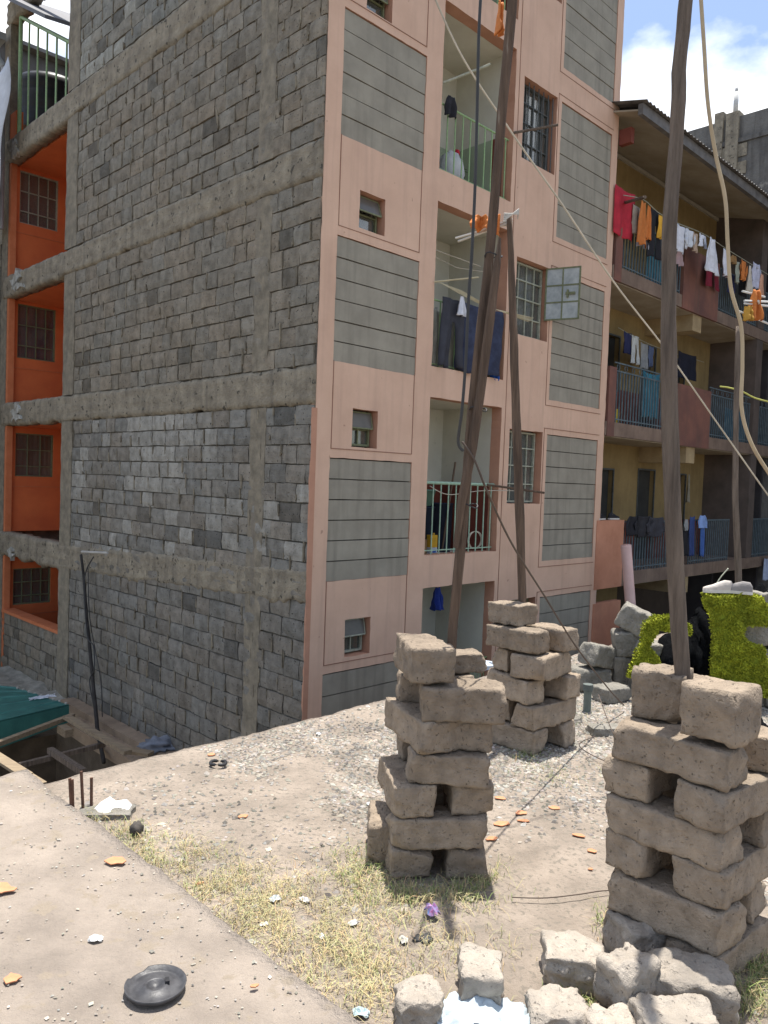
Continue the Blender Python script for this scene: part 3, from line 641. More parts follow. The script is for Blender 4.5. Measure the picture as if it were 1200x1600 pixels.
#PART2
# ------------------------------------------------------------------ stones
def stone(name, label, Lx, Wy, Hz, seed, center, yaw, group=None, m=None, rough=.010, rnd_k=20.0, tilt=(0, 0), cat='stone block', chips=3, n=None, base=True):
    """rough hewn block; center = middle of its underside"""
    rs = random.Random(seed); nx_, ny_, nz2 = n or (20, 12, 10)
    hx, hy, hz = Lx / 2, Wy / 2, Hz / 2; vs = []; idx = {}; fs = []
    planes = []
    for _ in range(chips):
        c = Vector((rs.choice((-1, 1)), rs.choice((-1, 1)), rs.choice((-1, 1, 1)))); nn = Vector((c.x * rs.uniform(.2, 1), c.y * rs.uniform(.2, 1), c.z * rs.uniform(.3, 1))).normalized()
        cor = Vector((c.x * hx, c.y * hy, c.z * hz)); planes.append((nn, nn.dot(cor) - rs.uniform(.012, .06)))
    def pt(i, j, k):
        key = (i, j, k)
        if key in idx: return idx[key]
        p = Vector((2 * i / nx_ - 1, 2 * j / ny_ - 1, 2 * k / nz2 - 1)); mxx = max(abs(p.x), abs(p.y), abs(p.z))
        # superellipsoid rounding per real size
        q = Vector((p.x * hx, p.y * hy, p.z * hz)); mr = min(hx, hy, hz) * (2.2 / rnd_k)
        inner = Vector((max(-hx + mr, min(hx - mr, q.x)), max(-hy + mr, min(hy - mr, q.y)), max(-hz + mr, min(hz - mr, q.z))))
        d = q - inner
        if d.length > 1e-6: q = inner + d.normalized() * mr
        nr = (q - inner * .9).normalized()
        sv = Vector((seed * 3.1, seed * 1.7, 0))
        q += nr * (rough * 1.5 * noise.noise(q * 4 + sv) + rough * noise.noise(q * 12 + sv) + rough * .7 * noise.noise(q * 30 + sv) + rough * .4 * noise.noise(q * 60 + sv))
        vf_ = noise.noise(q * 9 + sv, noise_basis='VORONOI_F2F1'); q -= nr * rough * .9 * max(0, .3 - vf_)
        q.x *= 1 + .08 * noise.noise(Vector((q.y * 5, q.z * 5, seed))); q.y *= 1 + .07 * noise.noise(Vector((q.x * 5, seed, q.z * 6))); 
        for nn, dd in planes:
            e = nn.dot(q) - dd - .008 * noise.noise(q * 18 + sv)
            if e > 0: q -= nn * e
        if base: q.z = max(q.z, -hz)
        idx[key] = len(vs); vs.append((q.x, q.y, q.z + hz)); return idx[key]
    def face(a, b_, c, d): fs.append((a, b_, c, d))
    for i in range(nx_):
        for j in range(ny_):
            face(pt(i, j, 0), pt(i, j + 1, 0), pt(i + 1, j + 1, 0), pt(i + 1, j, 0)); face(pt(i, j, nz2), pt(i + 1, j, nz2), pt(i + 1, j + 1, nz2), pt(i, j + 1, nz2))
    for i in range(nx_):
        for k in range(nz2):
            face(pt(i, 0, k), pt(i + 1, 0, k), pt(i + 1, 0, k + 1), pt(i, 0, k + 1)); face(pt(i, ny_, k), pt(i, ny_, k + 1), pt(i + 1, ny_, k + 1), pt(i + 1, ny_, k))
    for j in range(ny_):
        for k in range(nz2):
            face(pt(0, j, k), pt(0, j, k + 1), pt(0, j + 1, k + 1), pt(0, j + 1, k)); face(pt(nx_, j, k), pt(nx_, j + 1, k), pt(nx_, j + 1, k + 1), pt(nx_, j, k + 1))
    b = MB().add(vs, fs); o = b.build(name, m or STONE, smooth=True, loc=center)
    o.rotation_euler = (tilt[0], tilt[1], yaw)
    return tag(o, label, cat, group)
def pile(cx, cy, yaw, rows, what, group, seed, m=None):
    for k, (dx, dy, dz, dyaw, Lx, Wy, Hz, txt) in enumerate(rows):
        rj = random.Random(seed + k); dx += rj.uniform(-.014, .014); dy += rj.uniform(-.012, .012); dyaw += rj.uniform(-4.5, 4.5); Lx *= rj.uniform(.95, 1.06)
        x = cx + dx * math.cos(yaw) - dy * math.sin(yaw); y = cy + dx * math.sin(yaw) + dy * math.cos(yaw)
        stone('stone_block', txt + ' ' + what, Lx, Wy, Hz, seed + k * 7, (x, y, dz), yaw + R(dyaw), group, m)
h = .168
g1 = 'stacked stone blocks holding up the leaning spliced pole'
pile(.33, 4.28, R(4), [
 (-.155, 0, 0, 92, .50, .23, h, 'bottom left grassy block'), (.165, .0, 0, 88, .50, .22, h, 'bottom right block beside the dark gap'), (-.27, .08, .0, 84, .36, .15, h + .06, 'short outer block leaning at bottom left'),
 (.015, -.15, h, 0, .50, .22, h, 'long front block of the second course'), (.03, .2, h, 2, .48, .20, h, 'hidden rear block of the second course'),
 (-.15, .0, 2 * h, 97, .52, .235, h + .01, 'left sunlit-topped block of the third course'), (.18, .02, 2 * h, 88, .50, .24, h, 'right end-on block of the third course'),
 (.055, -.15, 3 * h, -5, .45, .21, h + .005, 'pitted long front block of the fourth course'), (.02, .2, 3 * h, 3, .42, .2, h, 'rear block of the fourth course'),
 (-.075, .02, 4 * h, 106, .50, .27, h + .01, 'left slanting block of the fifth course'), (.20, .02, 4 * h, 84, .46, .22, h, 'right notched block of the fifth course'),
 (.10, -.14, 5 * h, 2, .44, .23, h + .03, 'big long front block of the sixth course'), (.00, .2, 5 * h, -4, .46, .2, h, 'rear block of the sixth course'),
 (-.09, -.02, 6 * h + .03, 100, .42, .25, h + .03, 'topmost left block'), (.15, .22, 6 * h, 10, .30, .20, .12, 'pale flat top right block')],
 'in the stack under the leaning spliced pole', g1, 11)
h = .172; g2 = 'stacked stone blocks round the thick near pole'
pile(1.45, 3.52, R(-45), [
 (-.14, .0, 0, 90, .52, .24, h, 'bottom left block'), (.17, .0, 0, 90, .54, .24, h, 'bottom right block'),
 (.0, -.16, h, 0, .56, .23, h + .02, 'broad front block of the second course'), (.02, .19, h, 3, .50, .2, h, 'rear block of the second course'),
 (-.165, .0, 2 * h + .02, 86, .52, .22, h, 'left block of the third course'), (.165, .0, 2 * h + .02, 88, .54, .235, h, 'right seamed block of the third course'),
 (.0, -.15, 3 * h + .01, -4, .52, .22, h, 'long front block of the fourth course'), (.03, .19, 3 * h + .01, 2, .52, .2, h, 'rear block of the fourth course'),
 (-.17, .0, 4 * h + .01, 88, .48, .22, h, 'left block of the fifth course'), (.175, .02, 4 * h + .01, 80, .60, .24, h, 'long-sided right block of the fifth course'),
 (.0, -.15, 5 * h + .01, -3, .54, .23, h, 'long chipped front block of the sixth course'), (.04, .20, 5 * h, 4, .52, .19, h, 'rear block of the sixth course'),
 (-.155, -.01, 6 * h + .01, 12, .26, .24, .235, 'squarish top left block'), (.17, -.13, 6 * h + .015, 3, .26, .25, .245, 'squarish top right block'), (.01, .21, 6 * h, 0, .3, .17, .18, 'small top rear block')],
 'in the nearest stack, thick pole', g2, 200)
h = .196; g3 = 'stacked stone blocks round the far thin pole'
pile(1.24, 6.32, R(-47), [
 (.0, -.15, 0, 0, .48, .22, h, 'bottom long front block'), (.05, .2, 0, 4, .42, .2, h, 'bottom rear block'),
 (-.15, .0, h, 92, .46, .22, h, 'left block of the second course'), (.15, .02, h, 86, .56, .22, h, 'right lighter topped block of the second course'),
 (-.02, -.15, 2 * h, -3, .50, .21, h, 'hollowed long front block of the third course'), (.1, .18, 2 * h, 4, .40, .2, h, 'rear block of the third course'),
 (-.14, .0, 3 * h, 88, .44, .17, h, 'left rounded block of the fourth course'), (.11, -.0, 3 * h, 96, .54, .30, h, 'big right block of the fourth course'),
 (-.03, -.15, 4 * h, -2, .50, .24, h - .01, 'long front block of the fifth course'), (.07, .15, 4 * h, 4, .40, .22, h - .01, 'rear double block of the fifth course'),
 (-.13, -.10, 5 * h - .01, 5, .33, .26, h - .02, 'topmost block touching the pole')],
 'in the far stack round the thin pole', g3, 400)
# heap at the back
g4 = 'loose heap of grey blocks beside the dark netting'
for u, v, Y, z, Lx, Wy, Hz, yaw, tilt, txt in [
 (918, 1068, 8.1, 0, .42, .3, .24, 12, 0, 'lower left block at the foot'), (930, 1030, 8.1, .24, .34, .26, .24, 35, 12, 'tilted pale upper left block'),
 (972, 1055, 8.2, 0, .30, .3, .36, 5, 0, 'upright dark middle block'), (985, 1012, 8.2, .36, .34, .30, .27, -8, -8, 'second highest block'),
 (985, 970, 8.2, .62, .36, .28, .26, -25, 24, 'highest block, tipped on its corner,'), (955, 1085, 7.7, 0, .36, .26, .15, 30, 0, 'low dark rock in front')]:
    p = atY(u, v, Y); stone('stone_block', txt + ' of the grey heap by the netting', Lx, Wy, Hz, int(u * 3 + v), (p.x, p.y, z), R(yaw), g4, STONEG, tilt=(0, R(tilt)), rnd_k=12, chips=6)
for u, v, Lx, Wy, Hz, yaw, txt in [(945, 1146, .30, .17, .07, 10, 'flat sunlit stone lying on gravel right of the far stack'), (888, 1128, .22, .16, .05, -20, 'small flat stone lying beside the green stub pipe')]:
    p = atZ(u, v); stone('flat_stone', txt, Lx, Wy, Hz, int(u), (p.x, p.y, 0), R(yaw), None, STONEG, cat='stone')
# stones carrying the moss rugs
g5 = 'grey blocks carrying the yellow-green rugs'
for x, y, z, Lx, Wy, Hz, yaw, txt in [(3.55, 7.75, 0, .6, .3, .3, 5, 'bottom block under the tall yellow-green rug'), (3.58, 7.75, .3, .5, .3, .3, -4, 'second block under the tall yellow-green rug'), (3.62, 7.75, .6, .46, .28, .28, 3, 'third block showing through the notch of the tall rug'), (3.85, 7.8, .86, .30, .3, .28, 8, 'top right block above the tall rug, dark cloth round it,'), (3.98, 7.75, .0, .4, .3, .3, 8, 'bottom right block beside the tall rug'),
   (4.0, 7.8, .3, .36, .3, .28, 0, 'grey block right of the tall rug at mid height'), (4.02, 7.8, .58, .36, .3, .28, 4, 'grey block jutting right of the tall rug'), (2.85, 7.95, 0, .5, .3, .3, 0, 'block under the small yellow-green rug'), (2.9, 7.95, .3, .46, .3, .26, 6, 'upper block under the small yellow-green rug'), (3.2, 8.0, .0, .4, .3, .3, 2, 'block behind the black netting')]:
    stone('stone_block', txt, Lx, Wy, Hz, int(x * 100 + z * 10), (x, y, z), R(yaw), g5, STONEG, rnd_k=12)
# rubble in the foreground
g6 = 'pale rubble stones at the foot of the nearest stack'
for u, v, Lx, Wy, Hz, yaw, k_, txt in [
 (895, 1535, .27, .24, .17, -10, 5, 'squared block with flat sunlit top at the left of the rubble'), (995, 1500, .22, .26, .20, 20, 4.4, 'upright stone with chipped face at the top of the rubble'),
 (982, 1583, .23, .20, .24, 35, 3.2, 'rounded stone with a dark hollow in the middle of the rubble'), (1078, 1582, .34, .26, .20, -15, 3.4, 'broad domed stone at the right of the rubble'),
 (1055, 1640, .32, .22, .17, 5, 4, 'wide low stone cut by the lower picture edge'), (870, 1612, .25, .2, .12, 4, 4, 'low pale stone below the squared block'),
 (958, 1636, .2, .16, .13, 12, 3.4, 'small round stone at the bottom edge between two others'),
 (652, 1600, .19, .2, .15, 8, 5, 'short block left of the white plastic sheet'), (750, 1562, .19, .24, .17, -4, 6, 'clean cut block standing above the white plastic sheet')]:
    p = atZ(u, v); stone('rubble_stone', txt, Lx, Wy, Hz, int(u * 2 + v), (p.x, p.y + .02, -.01), R(yaw), g6, STONEL, rough=.014, rnd_k=k_ * 1.7, cat='stone', chips=9, n=(20, 16, 16))

# ------------------------------------------------------------------ poles
def pole(label, pts, rs, m=WOOD, name='timber_pole'):
    P = []; Rr = []
    for i in range(len(pts) - 1):
        a, b_ = Vector(pts[i]), Vector(pts[i + 1]); n = max(2, int((b_ - a).length / .12))
        for k in range(n): q = k / n; P.append(a.lerp(b_, q)); Rr.append(rs[i] + (rs[i + 1] - rs[i]) * q)
    P.append(Vector(pts[-1])); Rr.append(rs[-1])
    P2 = []
    for i, p in enumerate(P):      # smooth
        a = P[max(0, i - 2)]; c = P[min(len(P) - 1, i + 2)]; P2.append((a + p * 2 + c) / 4 + Vector((.006 * nz(i * .4, 1), .006 * nz(i * .4, 7), 0)))
    b = MB().tube(P2, [r_ * (1 + .10 * nz(i * .5, r_ * 100)) for i, r_ in enumerate(Rr)], 16, jit=.14)
    return tag(b.build(name, m, smooth=True), label, 'pole')
Y1 = 4.36
p1 = pole('leaning brown pole with a long split splice, rising out of the middle stone stack', [atY(700, 1340, Y1 + .02), atY(702, 1040, Y1), atY(722, 830, Y1), atY(740, 620, Y1), atY(765, 400, Y1), atY(781, 210, Y1), atY(801, 0, Y1), atY(809, -90, Y1)], [.026, .026, .028, .028, .027, .027, .026, .024])
b = MB(); P = [atY(712, 856, Y1 - .05), atY(722, 780, Y1 - .06), atY(738, 700, Y1 - .055), atY(752, 600, Y1 - .06), atY(765, 500, Y1 - .055), atY(777, 410, Y1 - .05), atY(781, 372, Y1 - .04)]
b.tube(P, [.016, .025, .026, .024, .026, .022, .008], 7, jit=.3)
b.build('splice', WOOD, p1)
b = MB()
for u, v in ((765, 400), (741, 640), (727, 790)):
    c = atY(u + 6, v, Y1 - .02); b.tube([c + Vector((.048 * math.cos(q), .042 * math.sin(q), .012 * math.sin(q * 2))) for q in [i * math.pi / 6 for i in range(13)]], .004, 5, cap=False)
b.build('wire_binding', BLACKP, p1)
Y3 = 6.45
p2 = pole('thin dark forked pole standing in the far stone stack, wires at its top', [atY(815, 1150, Y3), atY(817, 980, Y3), atY(813, 830, Y3), atY(806, 640, Y3), atY(800, 450, Y3), atY(795, 320, Y3)], [.034, .034, .036, .036, .03, .02])
Y2 = 3.55
pole('thick bent grey-brown pole rising from the nearest stone stack into the sky', [atY(u, v, Y2) for u, v in ((1080, 1440), (1070, 1110), (1055, 900), (1047, 700), (1043, 500), (1045, 400), (1047, 325), (1052, 275), (1058, 212), (1060, 150), (1060, 108), (1062, 82), (1068, 50), (1072, 0), (1078, -90))], [.036] * 4 + [.035, .032, .031, .030, .031, .031, .031, .031, .030, .030, .03], WOODG)
pole('slim grey pole standing behind the yellow-green rugs at right', [atY(1157, 1010, 8.0), atY(1154, 905, 8.0), atY(1148, 760, 8.0), atY(1151, 600, 8.0), atY(1154, 500, 8.0)], [.033, .033, .03, .026, .02], WOODG)
# ------------------------------------------------------------------ cables
def cable(name, label, pts, r, m, cat, group=None, n=7):
    pts = [Vector(p) for p in pts]; out = []
    for i in range(len(pts) - 1):   # catmull
        p0, p1_, p2_, p3 = pts[max(i - 1, 0)], pts[i], pts[i + 1], pts[min(i + 2, len(pts) - 1)]
        for k in range(8):
            q = k / 8; out.append(.5 * ((2 * p1_) + (p2_ - p0) * q + (2 * p0 - 5 * p1_ + 4 * p2_ - p3) * q * q + (3 * p1_ - p0 - 3 * p2_ + p3) * q ** 3))
    out.append(pts[-1]); return tag(MB().tube(out, r, n).build(name, m, smooth=True), label, cat, group)
CREAM = mat('cream_rope', (.52, .47, .38), (.38, .34, .27), bump=.1); BLK = mat('black_cable', (.05, .05, .05), bump=0, rough=.6); BRN = mat('brown_cable', (.10, .075, .06), bump=0, rough=.7); BEI = mat('beige_hose', (.46, .37, .24), (.36, .28, .18), bump=.1)
cable('rope', 'taut pale rope crossing from the top middle down to the right edge', [atY(672, -20, 5.0), atY(724, 92, 5.1), atY(800, 208, 5.3), atY(880, 322, 5.5), atY(960, 442, 5.8), atY(1040, 546, 6.0), atY(1120, 660, 6.2), atY(1215, 795, 6.4)], .0062, CREAM, 'rope')
cable('cable', 'brown cable drooping from the spliced pole down to the netting', [atY(722, 690, 4.28), atY(742, 720, 4.28), atY(762, 770, 4.35), atY(800, 850, 4.8), atY(850, 930, 5.4), atY(900, 1010, 6.1), atY(950, 1075, 6.9), atY(975, 1102, 7.3)], .0065, BRN, 'cable')
cable('cable', 'black cable hanging down along the spliced pole past the green railings', [atY(752, -20, 4.25), atY(748, 60, 4.25), atY(745, 200, 4.25), atY(742, 300, 4.25), atY(737, 400, 4.24), atY(732, 470, 4.24), atY(728, 560, 4.24), atY(722, 640, 4.25), atY(716, 690, 4.28), atY(724, 705, 4.28)], .0085, BLK, 'cable')
cable('hose', 'thick beige hose looping down beside the bent pole at right', [atY(1094, -20, 4.1), atY(1100, 70, 4.1), atY(1106, 160, 4.1), atY(1118, 240, 4.1), atY(1133, 310, 4.1), atY(1137, 380, 4.1), atY(1142, 450, 4.1), atY(1158, 510, 4.1), atY(1160, 570, 4.1), atY(1159, 640, 4.1), atY(1175, 695, 4.1), atY(1205, 745, 4.1)], .0098, BEI, 'hose')
YELR = mat('yellow_rope', (.45, .45, .12), (.3, .3, .08), bump=0)
cable('rope', 'yellow rope tied across the dark stairwell at the right edge', [atY(1125, 604, 9), atY(1140, 606, 9), atY(1160, 612, 9), atY(1180, 622, 9), atY(1210, 630, 9)], .009, YELR, 'rope')
cable('wire', 'bent thin wire rising from the shoes toward the dark balcony', [atY(1112, 928, 7.7), atY(1124, 905, 7.7), atY(1138, 888, 7.7)], .006, GREYM, 'wire')
cable('wire', 'thin wire lying across the dusty ground toward the nearest stack', [atZ(800, 1402, .03), atZ(850, 1403, .03), atZ(900, 1398, .03), atZ(940, 1392, .03), atZ(975, 1391, .03)], .003, BRN, 'wire')
cable('wire', 'dark wire curled over the gravel before the far stack', [atZ(935, 1085, .25), atZ(960, 1150, .1), atZ(985, 1180, .03), atZ(950, 1190, .02), atZ(905, 1165, .04), atZ(930, 1150, .06)], .004, BRN, 'wire')
cable('cable', 'stay cable from the dark pit pole to the wall foot', [W(-.12, 6.3, .3), W(-.2, 6.0, -.6), W(-.25, 5.4, -1.6), W(-.3, 5.2, -2.2)], .008, BLK, 'cable')
# wires at top of the thin pole
pt_ = atY(797, 338, Y3)
b = MB()
for i, (u, v) in enumerate([(712, 372), (716, 377), (740, 345), (735, 352)]):
    q = atY(u, v, Y3 + .3); b.tube([pt_ + Vector((.03, .06, -.02 * i)), q.lerp(pt_, .4) - Z * .02, q], .010 if i < 2 else .005, 5)
for i in range(5): b.tube([pt_ + Vector((-.06, -.06, -.015 * i)), pt_ + Vector((.06, -.06, .01 * i)), pt_ + Vector((.07, .05, 0))], .006, 5)
b.build('wire_bundle', mat('white_wire', (.55, .53, .48), bump=0), None)
wb = bpy.data.objects['wire_bundle']; tag(wb, 'bundle of white wires tied round the top of the thin pole', 'wires')

# ------------------------------------------------------------------ cloth
def cloth(name, label, cat, p, w_, h_, m, kind='towel', group=None, yaw=A, seed=1, fold=.03, solid=.004):
    rs = random.Random(seed); nu, nv = 16, 18; vs = []; fs = []; ph = rs.uniform(0, 6)
    for j in range(nv + 1):
        v = j / nv
        for i in range(nu + 1):
            u = 2 * i / nu - 1; wd = w_ / 2
            if kind == 'shirt': wd *= (1 if v < .62 else 1.28 - .35 * (v - .62) / .38) * (1 if v > .05 else .9)
            if kind == 'dress': wd *= .35 + .75 * v
            if kind == 'trousers': wd *= .85 + .15 * v
            if kind == 'bunch': wd *= .55 + .6 * math.sin(min(1, v * 1.2) * 2.2)
            x = u * wd
            if kind == 'trousers' and v > .3: x += (1 if u > 0 else -1) * .10 * w_ * (v - .3)
            y = fold * (.3 + v) * math.sin(u * 5.5 + ph + v * 1.2) + fold * .6 * noise.noise(Vector((u * 2, v * 3, seed)))
            sag = .04 * h_ * (1 - u * u) if kind != 'trousers' else 0
            z = -v * h_ * (1 + .07 * noise.noise(Vector((u * 2.5, seed, 3)))) - sag * (1 - v)
            vs.append((x, y, z))
    K = nu + 1
    for j in range(nv):
        for i in range(nu):
            if kind == 'trousers' and j / nv > .3 and i in (nu // 2 - 1, nu // 2) and (i == nu // 2): continue
            fs.append((j * K + i, j * K + i + 1, (j + 1) * K + i + 1, (j + 1) * K + i))
    if kind == 'shirt':   # hanging sleeves
        for sgn in (-1, 1):
            bb = len(vs); ns = 6
            for j in range(ns + 1):
                q = j / ns
                for i in range(3): vs.append((sgn * (w_ * .46 + i * w_ * .10 + q * w_ * .10), .012 * math.sin(q * 4 + i) - .01, -h_ * (.66 - .38 * q + .10 * (i - 1) * q) - h_ * .12 * (1 - q)))
            for j in range(ns):
                for i in range(2): fs.append((bb + j * 3 + i, bb + j * 3 + i + 1, bb + (j + 1) * 3 + i + 1, bb + (j + 1) * 3 + i))
    b = MB().add(vs, fs); o = b.build(name, m, smooth=True, loc=p, rz=yaw, solid=solid)
    return tag(o, label, cat, group)
cl = {}
def cc(r_, g_, b_):
    k = (r_, g_, b_)
    if k not in cl: cl[k] = cmat('cloth_%d' % len(cl), k, bump=.4, bscale=30, scale=6)
    return cl[k]
WH = cc(.72, .74, .80); CRM = cc(.62, .57, .48); RED = cc(.50, .03, .05); ORG = cc(.60, .20, .05); BLKc = cc(.02, .02, .025); NAV = cc(.03, .035, .10); MARc = cc(.22, .02, .04); LBL = cc(.40, .47, .62); PCH = cc(.62, .34, .22); GRY = cc(.30, .31, .31); BLU = cc(.07, .15, .42); BEIc = cc(.48, .36, .27)
gt = 'laundry on the top balcony line'
def tl(name, label, cat, u, v, t, w_, h_, m, kind, seed, group=gt, fold=.03): cloth(name, label, cat, atT(u, v, t), w_ * (1.22 if group == gt else 1.05), h_ * (1.08 if group == gt else 1), m, kind, group, seed=seed, fold=fold)
tl('towel', 'bright red cloth hanging at the left end of the top balcony', 'cloth', 978, 296, -.05, .62, .85, RED, 'towel', 1)
tl('shirt', 'beige patterned garment between the red cloth and orange shirt', 'garment', 997, 322, -.10, .30, .52, cc(.45, .38, .30), 'towel', 2)
tl('shirt', 'long orange garment, taller of the two orange ones on the top balcony', 'garment', 1006, 314, -.22, .36, .78, ORG, 'dress', 3)
tl('shirt', 'narrow orange garment right of the long orange one', 'garment', 1015, 321, -.2, .24, .62, cc(.66, .21, .05), 'dress', 4)
tl('trousers', 'black trousers hanging beside the orange garments', 'trousers', 1024, 329, -.18, .44, .86, BLKc, 'trousers', 5)
tl('cloth_scrap', 'small yellow and orange cloth just left of the thick bent pole', 'cloth', 1033, 336, -.25, .16, .42, cc(.75, .42, .05), 'towel', 6)
tl('cloth_scrap', 'grey-white cloth hanging low below the orange garment', 'cloth', 1006, 362, -.12, .34, .30, cc(.5, .5, .55), 'trousers', 66)
tl('shirt', 'white shirt just right of the thick bent pole', 'shirt', 1064, 352, -.3, .40, .50, WH, 'shirt', 7)
tl('shirt', 'small white shirt, second right of the thick bent pole', 'shirt', 1078, 359, -.3, .30, .32, cc(.68, .72, .78), 'shirt', 8)
tl('towel', 'beige towel between two white garments', 'towel', 1087, 364, -.3, .22, .36, BEIc, 'towel', 9)
tl('shorts', 'short white garment left of the big white blouse', 'garment', 1098, 367, -.3, .34, .24, WH, 'trousers', 10)
tl('shorts', 'pinkish undergarment hanging below the first white shirt', 'garment', 1062, 392, -.1, .22, .28, cc(.5, .36, .38), 'trousers', 70)
tl('blouse', 'big white blouse flared wide over the red parapet', 'blouse', 1114, 372, -.45, .66, .68, WH, 'dress', 11)
tl('skirt', 'dark red skirt hanging behind the big white blouse', 'skirt', 1114, 410, -.12, .62, .52, MARc, 'trousers', 12)
tl('shirt', 'narrow white shirt right of the big blouse', 'shirt', 1135, 390, -.35, .24, .55, WH, 'towel', 13)
tl('hat', 'brown knitted cap pegged on the line', 'cap', 1147, 399, -.35, .26, .18, cc(.28, .16, .06), 'bunch', 14)
tl('trousers', 'navy blue garment below the brown cap', 'garment', 1144, 428, -.15, .26, .42, NAV, 'towel', 15)
tl('shirt', 'grey-green shirt right of the brown cap', 'shirt', 1153, 408, -.35, .22, .46, cc(.36, .38, .30), 'towel', 16)
tl('shirt', 'orange shirt on the line above a black garment', 'shirt', 1162, 407, -.38, .26, .42, ORG, 'shirt', 17)
tl('trousers', 'black garment below the orange shirt at right', 'garment', 1162, 436, -.15, .42, .38, BLKc, 'towel', 18)
tl('shirt', 'cream long shirt right of the orange shirt', 'shirt', 1172, 414, -.4, .26, .58, CRM, 'dress', 19)
tl('shirt', 'pale lilac shirt near the right end of the top line', 'shirt', 1182, 411, -.4, .34, .56, cc(.55, .56, .68), 'shirt', 20)
tl('towel', 'peach cloth hanging at the right end of the top line', 'cloth', 1191, 428, -.45, .26, .52, PCH, 'dress', 21)
cable('clothes_line', 'clothes line strung along the top balcony rail', [atT(974, 305, -.15), atT(1005, 312, -.22), atT(1030, 333, -.25), atT(1062, 350, -.3), atT(1100, 366, -.3), atT(1140, 392, -.35), atT(1205, 432, -.42)], .008, GREYM, 'clothes line')
o = MB().tube([atT(975, 317, .02), atT(1008, 308, -.9)], .03, 7).build('bracket_stick', WOODG); tag(o, 'rough stick poking out over the left end of the top balcony', 'stick')
# rack of white rods far right
b = MB()
for (u0, v0, u1, v1) in ((1150, 484, 1205, 508), (1160, 455, 1195, 464), (1163, 470, 1210, 472), (1163, 474, 1215, 480), (1185, 470, 1187, 486)): b.tube([atY(u0, v0, 9.2), atY(u1, v1, 9.6)], .012, 6)
tag(b.build('drying_rack', mat('white_rod', (.6, .6, .58), bump=0)), 'white wire drying rack sticking out at the right edge', 'drying rack')
cloth('cloth_scrap', 'orange rag draped over the white drying rack', 'cloth', atY(1182, 452, 9.3), .20, .36, ORG, 'dress', seed=31, yaw=R(20), fold=.05)
cloth('cloth_scrap', 'ochre rag dangling lowest from the white drying rack', 'cloth', atY(1171, 478, 9.25), .10, .17, cc(.5, .28, .05), 'towel', seed=32, yaw=R(20), fold=.05)
gm = 'laundry on the middle balcony'
tl('trousers', 'navy garment hanging first on the middle balcony line', 'garment', 981, 519, .75, .34, .46, NAV, 'towel', 33, gm)
tl('trousers', 'white trousers on the middle balcony line', 'trousers', 993, 525, .75, .38, .60, cc(.6, .62, .6), 'trousers', 34, gm)
tl('towel', 'dull grey cloth right of the white trousers', 'cloth', 1007, 536, .75, .36, .56, GRY, 'towel', 35, gm)
tl('shirt', 'slate blue garment last on the middle balcony line', 'garment', 1018, 541, .75, .26, .46, cc(.10, .13, .22), 'towel', 36, gm)
tl('blanket', 'black blanket hanging in the shade right of the thick pole', 'blanket', 1074, 552, .7, .95, .62, cc(.018, .02, .035), 'towel', 37, gm)
cable('clothes_line', 'clothes line under the middle balcony ceiling', [atT(966, 512, .75), atT(1020, 540, .75), atT(1100, 566, .75)], .006, GREYM, 'clothes line')
tl('cloth_screen', 'turquoise cloth tied behind the middle balcony railing', 'cloth', 1018, 582, .12, .72, .95, TURQ, 'towel', 38, gm, .015)
tl('cloth_screen', 'turquoise cloth tied behind the top balcony railing', 'cloth', 1026, 392, .12, .66, .80, TURQ, 'towel', 39, gt, .015)
tl('cloth_screen', 'dull blue cloth behind the far middle railing', 'cloth', 1150, 640, .12, 1.3, .95, cc(.03, .12, .18), 'towel', 40, gm, .015)
gl = 'laundry over the lowest balcony railing'
tl('jacket', 'black jacket at the left end of the lowest railing', 'jacket', 991, 806, -.03, .62, .40, BLKc, 'bunch', 41, gl)
tl('jacket', 'black jacket, second from left on the lowest railing', 'jacket', 1007, 806, -.04, .56, .44, cc(.03, .03, .035), 'shirt', 42, gl)
tl('jacket', 'charcoal jacket with pale edge beside the thick pole', 'jacket', 1026, 808, -.05, .60, .42, cc(.05, .05, .06), 'shirt', 43, gl)
tl('cap', 'grey cloth cap on the lowest railing right of the thick pole', 'cap', 1073, 811, -.05, .24, .26, GRY, 'bunch', 44, gl)
tl('trousers', 'black trousers hanging under the grey cap', 'trousers', 1074, 826, -.02, .34, .62, BLKc, 'towel', 45, gl)
tl('trousers', 'dark blue jeans, left of the two pairs on the lowest railing', 'jeans', 1082, 806, -.05, .22, .92, cc(.04, .07, .20), 'towel', 46, gl)
tl('trousers', 'bright blue jeans, right of the two pairs on the lowest railing', 'jeans', 1099, 812, -.06, .26, .85, BLU, 'towel', 47, gl)
tl('shirt', 'pale blue crumpled shirt over the top of the blue jeans', 'shirt', 1098, 805, -.12, .46, .30, cc(.25, .38, .70), 'bunch', 48, gl)
tl('shirt', 'pale garment hanging at the lower right picture edge', 'garment', 1199, 872, -.1, .36, .6, LBL, 'towel', 49, gl)
tl('cloth_scrap', 'pale rag hanging in the doorway of the lowest balcony', 'cloth', 1077, 740, .8, .22, .72, cc(.3, .27, .2), 'dress', 50, gl)
